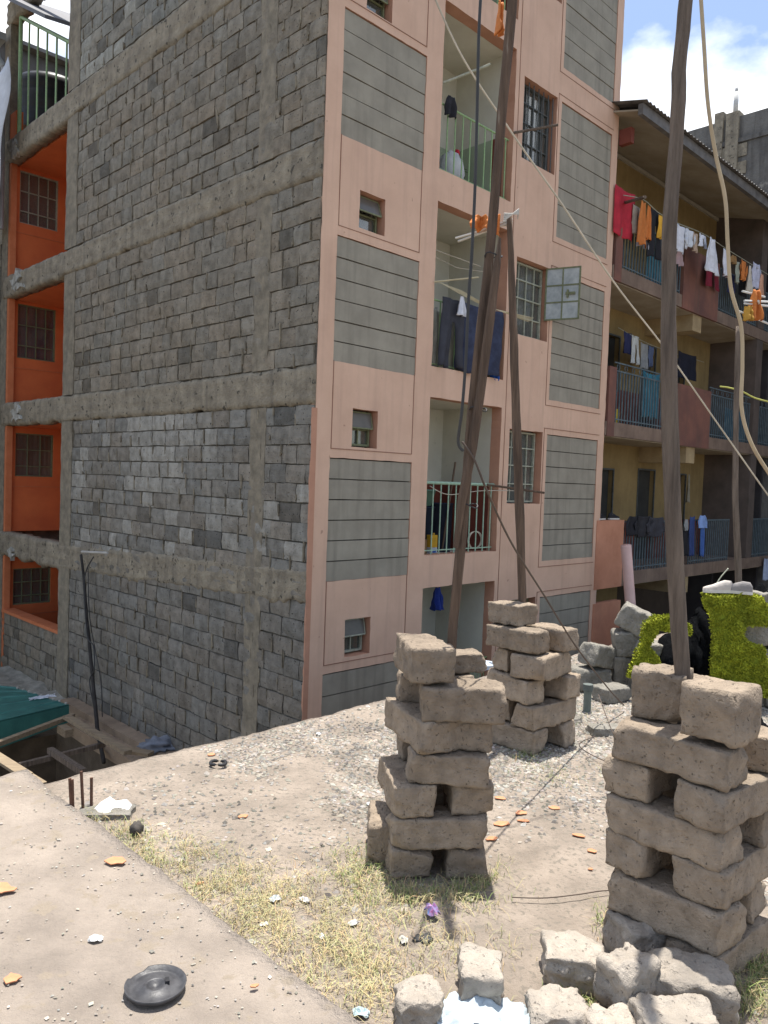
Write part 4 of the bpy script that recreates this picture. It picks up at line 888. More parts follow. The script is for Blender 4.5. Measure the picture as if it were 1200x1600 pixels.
# shoes
def shoe(label, p, yaw, up, sole, Ls=.27):
    e = empty('shoe', label, 'shoe', p, yaw, 'shoes left out to dry'); b = MB(); pr = [(-.5, .30, .55), (-.42, .42, .95), (-.2, .44, 1.0), (.0, .46, .80), (.2, .52, .55), (.38, .50, .42), (.5, .28, .3)]
    vs = []; fs = []; n = 10
    for x, w_, hh in pr:
        for k in range(n): q = math.pi * k / (n - 1); vs.append((x * Ls, math.cos(q) * w_ * .2 * Ls * 1.0, .022 + math.sin(q) ** .7 * hh * .34 * Ls))
    for i in range(len(pr) - 1):
        for k in range(n - 1): fs.append((i * n + k, (i + 1) * n + k, (i + 1) * n + k + 1, i * n + k + 1))
    fs += [tuple(range(n)), tuple(range((len(pr) - 1) * n, len(pr) * n))[::-1]]
    b.add(vs, fs); b.build('upper', up, e, smooth=True)
    b = MB(); ol = [(-.52, 0), (-.48, .09), (-.2, .095), (.1, .10), (.3, .12), (.45, .09), (.52, 0), (.45, -.09), (.3, -.12), (.1, -.10), (-.2, -.095), (-.48, -.09)]
    b.prism([(x * Ls, y * Ls * 1.02) for x, y in ol], 0, .028); b.build('sole', sole, e)
    b = MB(); b.tube([(-.2 * Ls, -.06 * Ls, .32 * Ls), (-.05 * Ls, .0, .33 * Ls), (.12 * Ls, -.05 * Ls, .24 * Ls)], .006, 5); b.build('laces', sole, e)
    return e
WS = cc(.62, .56, .50); WS2 = mat('white_rubber', (.62, .6, .56), bump=0)
GS = cc(.30, .28, .27)
# moss rugs
MOSS = mat('moss_tufts', (.36, .385, .03), (.20, .225, .02), scale=5, bump=0, attr=True, rough=.9)
MOSSB = mat('moss_backing', (.22, .27, .02), bump=.5)
def rug(label, outline, y0, x0, depth, seed, group):
    """outline in metres (x,z); sheet wraps over the top edge; covered in small tufts"""
    rs = random.Random(seed); e = empty('shaggy_rug', label, 'rug', (x0, y0, 0), R(-6), group)
    def inside(x, z):
        c = False; n = len(outline)
        for i in range(n):
            (x1, z1), (x2, z2) = outline[i], outline[(i + 1) % n]
            if (z1 > z) != (z2 > z) and x < (x2 - x1) * (z - z1) / (z2 - z1) + x1: c = not c
        return c
    b = MB(); b.prism([(x, z) for x, z in outline], -.03, .0, Matrix(((1, 0, 0, 0), (0, 0, 1, 0), (0, 1, 0, 0), (0, 0, 0, 1)))); b.build('backing', MOSSB, e)
    b = MB(); xs_ = [p[0] for p in outline]; zs_ = [p[1] for p in outline]; area = (max(xs_) - min(xs_)) * (max(zs_) - min(zs_))
    for _ in range(int(area * 22000)):
        x = rs.uniform(min(xs_), max(xs_)); z = rs.uniform(min(zs_), max(zs_))
        if not inside(x, z): continue
        lump = .03 * noise.noise(Vector((x * 6, z * 6, seed))) + .02 * noise.noise(Vector((x * 17, z * 17, seed)))
        y = -.035 - lump - rs.uniform(0, .012); s_ = rs.uniform(.007, .014); d = Vector((rs.uniform(-1, 1), rs.uniform(-1.2, .1), rs.uniform(-1.2, .5))).normalized() * s_ * 1.6; q = d.cross(Vector((rs.uniform(-1, 1), rs.uniform(-1, 1), rs.uniform(-1, 1)))).normalized() * s_ * .5
        t_ = .7 + .9 * max(0, min(1, .5 + lump * 12)) * rs.uniform(.5, 1); c = Vector((x, y, z))
        b.add([c - q, c + q, c + d + q * .5, c + d - q * .5], [(0, 1, 2, 3)], (t_, t_, t_ * .9))
    for i in range(len(outline)):     # fringe round the rim, wrapping back
        (x1, z1), (x2, z2) = outline[i], outline[(i + 1) % len(outline)]; ln = math.hypot(x2 - x1, z2 - z1)
        for _ in range(int(ln * 900)):
            k = rs.random(); c = Vector((x1 + (x2 - x1) * k, rs.uniform(-.05, .06), z1 + (z2 - z1) * k)); s_ = rs.uniform(.008, .016); d = Vector((rs.uniform(-1, 1), rs.uniform(-1, .6), rs.uniform(-1, 1))).normalized() * s_ * 1.6; q = d.cross(Vector((rs.uniform(-1, 1), 1, rs.uniform(-1, 1)))).normalized() * s_ * .5; t_ = rs.uniform(.6, 1.3)
            b.add([c - q, c + q, c + d + q * .5, c + d - q * .5], [(0, 1, 2, 3)], (t_, t_, t_ * .9))
    b.build('pile_tufts', MOSS, e, attr=True); return e
gr = 'yellow-green shaggy rugs hung over blocks'
def px_out(pts, Y): return [(atY(u, v, Y).x, atY(u, v, Y).z) for u, v in pts]
ol = px_out([(1112, 1058), (1118, 1082), (1150, 1088), (1196, 1086), (1199, 1060), (1190, 1010), (1166, 1003), (1158, 990), (1163, 976), (1196, 976), (1195, 945), (1186, 932), (1160, 922), (1150, 930), (1112, 930), (1102, 926), (1101, 940), (1112, 962), (1116, 1000)], 7.55)
rug('large yellow-green shaggy rug with a notch, a pair of shoes on its top', [(x - 3.4, z) for x, z in ol], 7.55, 3.4, .3, 4, gr)
ol = px_out([(982, 1058), (1000, 1058), (1032, 1056), (1034, 1045), (1028, 1028), (1014, 1010), (1020, 998), (1028, 982), (1046, 985), (1058, 990), (1076, 990), (1076, 976), (1048, 962), (1022, 963), (1006, 975), (1004, 1000), (995, 1020)], 7.7)
rug('small ragged yellow-green rug draped left of the thick pole', [(x - 2.8, z) for x, z in ol], 7.7, 2.8, .3, 9, gr)
shoe('left white trainer of the pair lying on the large yellow-green rug', atY(1122, 926, 7.56), R(185), WS, WS2, .30)
shoe('right white trainer of the pair lying on the large yellow-green rug', atY(1149, 927, 7.55), R(150), GS, WS2, .30)
pp = W(0, 0, 0)
shoe('left dark trainer with white sole on top of the terracotta corner wall', W(7.3, .05, 1.50), A + R(8), BLKc, WS2, .34)
shoe('right dark trainer with white sole on top of the terracotta corner wall', W(7.78, .05, 1.50), A - R(6), BLKc, WS2, .34)
# black netting over blocks
NETM = mat('black_netting', (.012, .013, .014), (.006, .006, .007), rough=1, spec=0, scale=30, bump=1, bscale=90)
b = MB(); vs = []; fs = []; pr = [(1018, 1062), (1035, 1000), (1062, 990), (1080, 978), (1098, 952), (1112, 948), (1120, 960)]
n = 30
tops = []
for i in range(n + 1):
    q = i / n * (len(pr) - 1); k = min(int(q), len(pr) - 2); f = q - k; u = pr[k][0] * (1 - f) + pr[k + 1][0] * f; v = pr[k][1] * (1 - f) + pr[k + 1][1] * f
    pt = atY(u, v, 7.85); tops.append(pt)
for i, pt in enumerate(tops):
    for j in range(13):
        f = j / 12; x = pt.x + .05 * nz(i * .7, j * .7); y = 7.95 - .25 * min(1, f * 3) - .10 * f + .12 * nz(i * .6, j * .6, 4); z = pt.z * (1 - max(0, f - .1) / .9) + .02 * nz(i * .6, j, 2)
        vs.append((x, y, max(.01, z)))
    if i:
        for j in range(12): fs.append(((i - 1) * 13 + j, (i - 1) * 13 + j + 1, i * 13 + j + 1, i * 13 + j))
tag(b.add(vs, fs).build('netting', NETM, smooth=True, solid=.02), 'black netting heaped between the two yellow-green rugs', 'netting')
for u, v, sx, lab in ((1165, 1150, .55, 'crumpled black netting on the ground below the large yellow-green rug'), (1185, 940, .36, 'black cloth slumped behind the large rug at the right edge')):
    p = atZ(u, v) if v > 1000 else atY(u, v, 7.8); b = MB(); n = 14; vs = []; fs = []
    for i in range(n + 1):
        for j in range(n + 1):
            x = (i / n - .5) * sx; y = (j / n - .5) * sx * .8; rr = max(0, 1 - (x * x + y * y * 1.5) / (sx * sx * .25)); vs.append((x, y, .005 + .16 * rr ** .7 * (1 + 1.2 * nz(x * 9, y * 9, u))))
    for i in range(n):
        for j in range(n): fs.append((i * (n + 1) + j, (i + 1) * (n + 1) + j, (i + 1) * (n + 1) + j + 1, i * (n + 1) + j + 1))
    tag(b.add(vs, fs).build('netting', NETM, smooth=True, loc=(p.x, p.y, 0 if v > 1000 else .93), solid=.01), lab, 'netting')

# ------------------------------------------------------------------ things on the pink building's balconies (placed in its frame)
def WA(s, t, z): return W(s, t, z)
JEAN = mat('dark_denim', (.045, .055, .10), (.025, .03, .055), scale=7, bump=.6, bscale=25); 
gb = 'washing on the pink building balconies'
cloth('jacket', 'dark worn denim jacket on the third storey green railing', 'jacket', WA(2.62, .0, 4.86), .62, 1.02, cc(.05, .052, .065), 'trousers', gb, seed=51, fold=.05)
cloth('tarpaulin', 'large navy blue tarpaulin over the third storey green railing', 'tarpaulin', WA(3.25, -.02, 4.88), 1.05, 1.05, JEAN, 'towel', gb, seed=52, fold=.06)
cloth('cloth_scrap', 'white cloth folded at the top of the dark jacket', 'cloth', WA(2.72, -.06, 4.93), .22, .30, WH, 'dress', gb, seed=53)
cloth('curtain_cloth', 'off-white curtain bunched behind the third storey railing at left', 'curtain', WA(2.30, .22, 4.75), .34, .95, cc(.5, .5, .42), 'towel', gb, seed=54, fold=.05)
cloth('curtain_cloth', 'cream curtain showing below the tarpaulin behind the third storey railing', 'curtain', WA(3.1, .22, 4.70), 1.2, .92, cc(.48, .46, .36), 'towel', gb, seed=55, fold=.06)
cloth('bag', 'bright blue plastic bag peeping out under the tarpaulin', 'bag', WA(3.72, .03, 3.98), .16, .2, cc(.02, .10, .45), 'bunch', gb, seed=56)
cloth('cap', 'black cap hanging on the top green railing', 'cap', WA(2.42, .04, 7.80), .22, .30, BLKc, 'bunch', gb, seed=57)
cloth('bag', 'blue patterned plastic bag hanging in the lowest balcony opening', 'bag', WA(3.12, .55, .42), .22, .38, cc(.04, .08, .42), 'bunch', gb, seed=58, fold=.07)
b = MB()
for i in range(6): b.tube([WA(2.15, -.05 - .02 * i, 5.03 - .01 * i), WA(2.7, -.08, 4.99 - .012 * i), WA(3.3, -.12 + .01 * i, 4.86), WA(4.25, -.2 - .02 * i, 4.78 + .01 * i)], .0042, 5)
b.tube([WA(2.12, -.02, 5.02), WA(2.55, -.5, 5.1)], .012, 6)
tag(b.build('clothes_line', mat('straw_cord', (.55, .50, .34), (.42, .37, .24), bump=0)), 'bundle of straw coloured cords strung above the dark tarpaulin', 'clothes line')
b = MB(); b.tube([WA(2.16, .25, 5.60), WA(3.2, .0, 5.48)], .006, 5); b.tube([WA(2.16, .3, 5.55), WA(2.8, .15, 5.40), WA(3.6, .0, 5.45)], .005, 5)
tag(b.build('cord', CREAM), 'two thin cords crossing the third storey balcony opening', 'cord')
b = MB()
for i in range(9): b.tube([WA(2.36, .35, 5.45), WA(2.28 + .03 * i, .35 + .02 * (i % 3), 5.05 + .02 * (i % 2))], .006, 4)
b.tube([WA(2.36, .35, 5.45), WA(2.36, .35, 5.62)], .014, 6)
tag(b.build('mop', cc(.35, .36, .34)), 'grey string mop head hanging at the left of the third storey balcony', 'mop')
cloth('cloth_scrap', 'orange rag knotted on the wires beside the spliced pole', 'cloth', atY(752, 336, Y3 + .1), .16, .12, ORG, 'bunch', seed=59, yaw=0, fold=.05)
cloth('cloth_scrap', 'thin orange strip hanging from the wires behind the spliced pole', 'cloth', atY(777, 334, Y3 + .05), .05, .17, cc(.66, .21, .05), 'towel', seed=60, yaw=0, fold=.02)
cloth('cloth_scrap', 'orange strip fluttering at the top of the picture beside the pole', 'cloth', atY(783, 2, 4.6), .045, .18, ORG, 'towel', seed=61, yaw=R(30), fold=.03)
o = MB().tube([WA(2.2, .02, 7.90), WA(2.62, -.5, 8.15)], .02, 6).build('bracket_stick', GREYM); tag(o, 'white crusted stick poking out above the top green railing', 'stick')
o = MB().tube([WA(3.9, .0, 7.75), WA(4.4, -.5, 7.9)], .022, 6).build('bracket_stick', WOODG); tag(o, 'mossy stick jutting out between the top railing and window', 'stick')
o = MB().tube([WA(3.6, .0, 2.10), WA(4.55, -.45, 2.0)], .018, 6).build('bracket_stick', WOOD); tag(o, 'brown rod poking from the second storey mint railing toward the pole', 'stick')
cable('cord', 'cord sagging along the mint railing on the second storey', [WA(2.2, -.02, 2.05), WA(2.6, -.05, 1.93), WA(3.4, -.05, 2.0), WA(4.2, -.25, 2.02)], .006, CREAM, 'cord')
# white sack with red top
def blob(name, label, cat, p, sx, sy, sz, m, seed=0, parent=None, rough=.12, group=None, n=12, loc=True):
    vs = []; fs = []
    for i in range(n + 1):
        th = math.pi * i / n
        for k in range(2 * n):
            ph = math.pi * k / n; d = Vector((math.sin(th) * math.cos(ph), math.sin(th) * math.sin(ph), math.cos(th))); r_ = 1 + rough * noise.noise(d * 2 + Vector((seed, 0, 0))) * 2 + rough * noise.noise(d * 5 + Vector((seed, 3, 0)))
            vs.append((d.x * sx * r_, d.y * sy * r_, max(-sz * .96, d.z * sz * r_)))
    for i in range(n):
        for k in range(2 * n): fs.append((i * 2 * n + k, (i + 1) * 2 * n + k, (i + 1) * 2 * n + (k + 1) % (2 * n), i * 2 * n + (k + 1) % (2 * n)))
    o = MB().add(vs, fs).build(name, m, parent, smooth=True, loc=p); 
    return tag(o, label, cat, group) if label else o
blob('sack', 'white stuffed sack standing behind the top green railing', 'sack', WA(3.0, .55, 6.98), .24, .2, .32, cc(.58, .60, .60), 3)
blob('sack', 'dark bundle beside the white sack on the top balcony', 'bundle', WA(2.72, .75, 6.92), .2, .2, .28, cc(.08, .09, .07), 8)
e = empty('potted_plant', 'small plant with a red flower beside the white sack', 'plant', WA(3.22, .6, 6.66), A)
MB().tube([(0, 0, 0), (0, 0, .28)], [.09, .12], 12).build('pot', cc(.3, .14, .08), e); MB().tube([(0, 0, .28), (.02, 0, .55), (0, 0, .70)], .012, 6).build('stem', cc(.1, .2, .05), e); blob('flower', None, None, (0, 0, .72), .055, .055, .05, RED, 2, e)
b = MB()
for i in range(9): q = i * .7; b.tube([(0, 0, .28), (.12 * math.cos(q), .12 * math.sin(q), .45), (.2 * math.cos(q), .2 * math.sin(q), .42)], [.012, .02, .004], 5)
b.build('leaves', cc(.09, .17, .05), e)
# second storey balcony things
def bucket(name, label, cat, p, r0, r1, hh, m, group=None):
    prof = [(0, 0.005), (r0, 0), (r1, hh), (r1 + .012, hh), (r1 + .012, hh - .02), (r1 - .01, hh - .005), (r0 - .01, .02), (0, .02)]; n = 20; vs = []; fs = []
    for r_, z in prof:
        for k in range(n): vs.append((r_ * math.cos(2 * math.pi * k / n), r_ * math.sin(2 * math.pi * k / n), z))
    for i in range(len(prof) - 1):
        for k in range(n): fs.append((i * n + k, i * n + (k + 1) % n, (i + 1) * n + (k + 1) % n, (i + 1) * n + k))
    return tag(MB().add(vs, fs).build(name, m, smooth=True, loc=p), label, cat, group)
bucket('drum', 'dark blue plastic drum behind the mint railing', 'drum', WA(2.75, .7, .97), .24, .26, .75, cc(.02, .03, .06))
bucket('basin', 'pale green basin standing on the dark blue drum', 'basin', WA(2.75, .65, 1.73), .16, .24, .26, cc(.16, .30, .24))
bucket('drum', 'black water drum at the right behind the mint railing', 'drum', WA(3.35, .8, .97), .22, .24, .8, cc(.02, .025, .05))
e = empty('oil_can', 'yellow and white container behind the mint railing', 'container', WA(2.66, .30, .99), A)
b = MB(); b.box(-.07, .07, -.05, .05, .11, .30); b.build('body', cc(.62, .36, .03), e); b = MB(); b.box(-.068, .068, -.051, .051, 0, .108); b.build('label_band', cc(.55, .6, .66), e); b = MB(); b.box(-.04, .04, -.054, -.0515, .03, .08); b.build('blue_print', cc(.05, .12, .4), e); MB().tube([(.03, 0, .30), (.03, 0, .33)], .018, 10).build('cap', cc(.6, .36, .05), e)
b = MB(); b.box(-.16, .16, -.12, .12, 0, .22); b.box(-.17, .17, -.125, -.02, .221, .228)
tag(b.build('carton', cc(.32, .20, .10), loc=WA(2.42, .45, .99), rz=A), 'brown carton left of the yellow container', 'carton')
b = MB()
for i in range(3): b.tube([WA(3.5 + .17 * math.cos(q) + .02 * i, .14, 1.2 + .14 * math.sin(q)) for q in [k * math.pi / 10 for k in range(21)]], .006, 5, cap=False)
tag(b.build('wire_coil', CREAM), 'loop of pale wire hanging on the lower right of the mint railing', 'wire')
o = MB().tube([WA(3.25, .6, 1.0), WA(3.38, .5, 2.45)], .018, 6).build('broom_handle', WOOD); tag(o, 'wooden broom handle leaning behind the mint railing', 'broom')
o = blob('plastic_bag', 'crumpled white plastic on the gravel edge beneath the lowest green railing', 'plastic', atZ(735, 1040, .03), .30, .12, .05, cc(.62, .68, .75), 5, rough=.5)
# yellow jerrycans on building C
for i, (s_, lab) in enumerate(((7.62, 'left yellow jerrycan at the left end of the middle balcony'), (7.86, 'right yellow jerrycan at the left end of the middle balcony'))):
    e = empty('jerrycan', lab, 'jerrycan', W(s_, .2, 3.42), A, 'yellow jerrycans'); b = MB(); b.prism([(-.09, 0), (.09, 0), (.1, .02), (.1, .22), (.06, .28), (-.06, .28), (-.1, .24), (-.1, .02)], -.07, .07, Matrix(((1, 0, 0, 0), (0, 0, 1, 0), (0, 1, 0, 0), (0, 0, 0, 1)))); b.build('body', cc(.70, .52, .03), e)
    MB().tube([(-.05, 0, .28), (-.05, 0, .31)], .022, 10).build('cap', cc(.6, .1, .05), e); MB().tube([(-.01, 0, .28), (.02, 0, .325), (.07, 0, .31), (.085, 0, .27)], .011, 6).build('handle', cc(.70, .52, .03), e)

# ------------------------------------------------------------------ pit: green roof, frame, black pole
GRN = mat('green_roof_sheet', (.045, .17, .15), (.03, .11, .10), rough=.45, scale=3, bump=.15, spots=(.13, .2, .17, .72, 14))
e = empty('sheet_roof', 'dark green corrugated sheet roof at the lower left with a white squiggle of cord on it', 'roof', W(-1.0, 6.4, -2.0), A)
inv = lambda s_, t_, z_: (s_ + 1.0, t_ - 6.4, z_ + 2.0)
q0 = [atZ(u, v, -2.0) for u, v in ((-60, 1068), (23, 1075), (108, 1102), (-60, 1142))]
Q = [inv(*STZ(p)) for p in q0]; b = MB(); n = 40; vs = []; fs = []
for i in range(n + 1):
    f = i / n; a = Vector(Q[0]).lerp(Vector(Q[3]), f); c = Vector(Q[1]).lerp(Vector(Q[2]), f); rb = .018 * (1 if i % 8 < 2 else 0)
    vs += [tuple(a + Z * rb), tuple(c + Z * rb)]
    if i: fs.append((2 * i - 2, 2 * i - 1, 2 * i + 1, 2 * i))
b.add(vs, fs); b.build('sheet', GRN, e, solid=.012)
a, c = Vector(Q[3]), Vector(Q[2]); b = MB(); b.add([a, c, c - Z * .30, a - Z * .5, a + Vector((0, .03, 0)), c + Vector((0, .03, 0)), c + Vector((0, .03, -.30)), a + Vector((0, .03, -.5))], [(0, 1, 2, 3), (7, 6, 5, 4), (3, 2, 6, 7), (0, 4, 5, 1), (1, 5, 6, 2)]); b.build('fascia', GRN, e)
b = MB(); a, c = Vector(Q[1]), Vector(Q[2])
for i in range(9): p = a.lerp(c, (i + .5) / 9); b.tube([p - Z * .01, p + Z * .035], .022, 6)
b.build('roofing_nail', mat('nail_cap', (.5, .46, .4), bump=0), e)
b = MB(); a = Vector(Q[0]).lerp(Vector(Q[2]), .75); b.tube([a + Vector((.16 * math.cos(i * 1.3) + .01 * i - .1, .10 * math.sin(i * 1.9), .04)) for i in range(26)], .008, 4)
b.build('cord', WH, e)
def plank(label, a, c, wd, th, m=PLANK, name='plank'):
    b = MB(); b.bar(a, c, wd, th); return tag(b.build(name, m), label, 'plank')
def P2(u, v, z=-2.0): return atZ(u, v, z)
plank('long beam across the pit just below the green roof', P2(-40, 1176, -2.05), P2(114, 1118, -2.05), .09, .07)
plank('beam from the green roof corner along the far side of the pit', P2(104, 1120, -2.0), P2(200, 1176, -2.0), .12, .06)
plank('round beam across the middle of the pit', P2(30, 1196, -2.15), P2(163, 1163, -2.15), .07, .07, WOODG)
plank('short beam running from mid pit to the deck edge', P2(78, 1172, -2.08), P2(130, 1206, -2.08), .09, .08, WOODG)
plank('wide board lowest at the left picture edge', P2(-40, 1160, -1.9), P2(42, 1212, -1.9), .16, .04)
plank('narrow board beside the wide board at lower left', P2(10, 1190, -1.92), P2(68, 1226, -1.92), .09, .05)
plank('short block of wood under the far beam', P2(96, 1138, -2.15), P2(108, 1146, -2.15), .14, .12)
# ledge of earth and timber along the wall foot
b = MB()
for i, (s0, s1, z0, z1, t0, t1) in enumerate(((-.62, -.25, -2.62, -2.42, 2.5, 6.1), (-.30, .05, -2.62, -2.30, 2.3, 7.0))):
    n = 30; vs = []; fs = []
    for k in range(n + 1):
        t = t0 + (t1 - t0) * k / n; w1, w2 = .02 * nz(t * 2, i), .02 * nz(t * 5, i + 4)
        vs += [(s0 + w1, t, z0), (s0 + w1, t, z1 + w2), (s1, t, z1 + w2 * .5), (s1, t, z0)]
        if k:
            for q in range(4): fs.append(((k - 1) * 4 + q, (k - 1) * 4 + (q + 1) % 4, k * 4 + (q + 1) % 4, k * 4 + q))
    b.add(vs, fs)
tag(b.build('earth_ledge', mat('brown_ledge', (.34, .26, .185), (.22, .165, .12), scale=3, bump=.8, bscale=20), loc=O, rz=A), kind='structure')
plank('loose offcut lying on the ledge near the deck edge', P2(196, 1172, -2.1), P2(236, 1178, -2.1), .16, .05)
o = pole('black tarred pole standing in the pit against the block wall', [atZ(163, 1195, -2.6), atS(152, 1140, -.5), atS(143, 1040, -.35), atS(135, 960, -.25), atS(131, 900, -.2), atS(126, 862, -.16)], [.034, .034, .03, .028, .026, .024], mat('tarred_wood', (.05, .045, .042), (.025, .022, .02), scale=6, bump=.6), 'timber_pole')
b = MB(); b.tube([atS(128, 862, -.2), atS(168, 864, -.2)], .022, 6); tag(b.build('cross_stick', mat('white_stick', (.5, .48, .44), bump=.2)), 'short pale stick tied across the top of the black pit pole', 'stick')
cable('cable', 'thin black cable looped beside the pit pole', [atS(146, 870, -.22), atS(132, 905, -.3), atS(136, 990, -.35), atS(146, 1010, -.35), atS(147, 1045, -.4), atS(140, 1065, -.4), atS(148, 1110, -.45)], .011, BLK, 'cable')
blob('plastic_bag', 'grey-blue plastic bundle at the foot of the block wall', 'plastic', atZ(248, 1166, -2.25), .26, .16, .12, cc(.22, .24, .28), 12, rough=.4)
# rubble patch left behind the green roof
b = MB(); rs = random.Random(5)
n = 18; vs = []; fs = []
for i in range(n + 1):
    for j in range(n + 1):
        s_ = -3.2 + 3.2 * i / n; t_ = 7.2 + 3.4 * j / n; vs.append((s_, t_, -2.45 + .10 * nz(s_ * 2, t_ * 2) + .07 * nz(s_ * 7, t_ * 7) + .25 * max(0, i / n - .75)))
for i in range(n):
    for j in range(n): fs.append((i * (n + 1) + j, (i + 1) * (n + 1) + j, (i + 1) * (n + 1) + j + 1, i * (n + 1) + j + 1))
tag(b.add(vs, fs).build('rubble_ground', mat('cement_rubble', (.36, .34, .29), (.2, .19, .16), scale=6, bump=1, bscale=25), loc=O, rz=A, smooth=True), kind='structure')

# ------------------------------------------------------------------ small things on the deck
for i, (u, v, ub, vb, lab) in enumerate(((127, 1205, 131, 1272, 'tallest rusty bar, middle one sticking up at the slab seam'), (109, 1216, 113, 1278, 'left rusty bar of the three at the slab seam'), (143, 1215, 143, 1268, 'right rusty bar of the three at the slab seam'))):
    p = atZ(ub, vb, .0); q = atY(u, v, p.y + .02); tag(MB().tube([p - Z * .05, q], .0095, 7).build('steel_bar', RUST), lab, 'steel bar', 'rusty reinforcement bars at the seam')
p = atZ(115, 1276, .0); q = atY(113, 1218, p.y); tag(MB().tube([p - Z * .05, q], .009, 7).build('steel_bar', RUST), 'second rusty bar touching the left one at the slab seam', 'steel bar', 'rusty reinforcement bars at the seam')
p = atZ(917, 1112); e = empty('pipe_stub', 'short grey-green plastic pipe standing in the gravel beside the far stack', 'pipe', (p.x, p.y, 0))
MB().tube([(0, 0, -.02), (0, 0, .24)], .036, 14).build('pipe', cc(.16, .19, .17), e, smooth=False); MB().tube([(0, 0, .20), (0, 0, .262)], .047, 14).build('collar', cc(.14, .16, .15), e)
# black pot lid / fan base
p = atZ(243, 1545, .085); e = empty('plastic_disc', 'broken black plastic disc with raised rim lying on the slab', 'disc', p, R(20))
prof = [(.0, .006), (.028, .012), (.034, .03), (.046, .034), (.056, .022), (.10, .010), (.112, .014), (.122, .040), (.127, .040), (.120, .006), (.10, 0), (0, 0)]
n = 36; vs = []; fs = []
for r_, z in prof:
    for k in range(n):
        th = 2 * math.pi * k / n; cut = 1.0
        zz = z * .6 * (.45 if (1.9 < th < 2.5 and r_ > .11) else 1) ; vs.append((r_ * .93 * math.cos(th), r_ * .93 * math.sin(th), zz))
for i in range(len(prof) - 1):
    for k in range(n): fs.append((i * n + k, i * n + (k + 1) % n, (i + 1) * n + (k + 1) % n, (i + 1) * n + k))
MB().add(vs, fs).build('dish', mat('dusty_black_plastic', (.075, .075, .08), (.03, .03, .033), rough=.42, scale=20, bump=.1), e, smooth=True)
b = MB(); b.box(.036, .052, -.012, .016, .014, .030); b.build('clip', BLACKP, e)
p = atZ(341, 1192, .03); tag(MB().tube([p + Vector((.055 * math.cos(q), .045 * math.sin(q), .004 * math.sin(3 * q))) for q in [i * math.pi / 8 for i in range(17)]], .012, 7, cap=False).build('rubber_ring', BLACKP, smooth=True), 'small black rubber ring lying on the dusty ground near the block wall', 'ring')
# orange plaster shards
SH = mat('orange_plaster_flake', (.60, .28, .15), (.48, .21, .11), scale=14, bump=.5, bscale=60); gs = 'flakes of orange plaster scattered on the ground'
def shard(u, v, size, z, lab, seed):
    rs = random.Random(seed); p = atZ(u, v, z); z = deck_h(p.x, p.y) + .006 if z < .05 else z; n = 11; el = rs.uniform(1.2, 2.0); poly = [(math.cos(2 * math.pi * i / n) * size * el * .42 * rs.uniform(.6, 1.2), math.sin(2 * math.pi * i / n) * size * .42 * rs.uniform(.6, 1.2)) for i in range(n)]
    o = MB().prism(poly, 0, .005).build('plaster_flake', SH, loc=(p.x, p.y, z)); o.rotation_euler = (rs.uniform(-.02, .05), rs.uniform(-.03, .03), rs.uniform(-.4, .6)); tag(o, lab, 'plaster flake', gs)
for k, a_ in enumerate([(2, 1388, .10, .09, 'orange flake cut by the left picture edge on the slab'), (181, 1345, .10, .09, 'orange flake on the slab edge beside the grass'), (20, 1529, .075, .09, 'curved orange flake near the lower left corner'), (398, 1541, .03, .09, 'tiny orange flake near the lower end of the slab edge'), (330, 1176, .06, .02, 'orange flake beside the small black rubber ring'), (380, 1274, .05, .02, 'faint orange flake in the dusty middle ground'), (311, 1372, .035, .03, 'orange crumb in the dry grass'),
   (781, 1242, .06, .03, 'reddish flake right of the middle stack'), (815, 1266, .07, .03, 'orange flake highest of the cluster right of the middle stack'), (783, 1282, .08, .03, 'large orange flake in the cluster right of the middle stack'), (818, 1277, .05, .035, 'small orange flake at the right of that cluster'), (768, 1306, .06, .03, 'orange flake lowest of the cluster'), (866, 1256, .055, .03, 'orange flake alone on the gravel between the stacks'), (905, 1302, .055, .03, 'orange flake on gravel near the nearest stack'), (925, 1324, .05, .03, 'slim orange flake left of the nearest stack'), (923, 1354, .03, .03, 'smallest pink flake left of the nearest stack')]): shard(*a_, seed=k * 13 + 5)
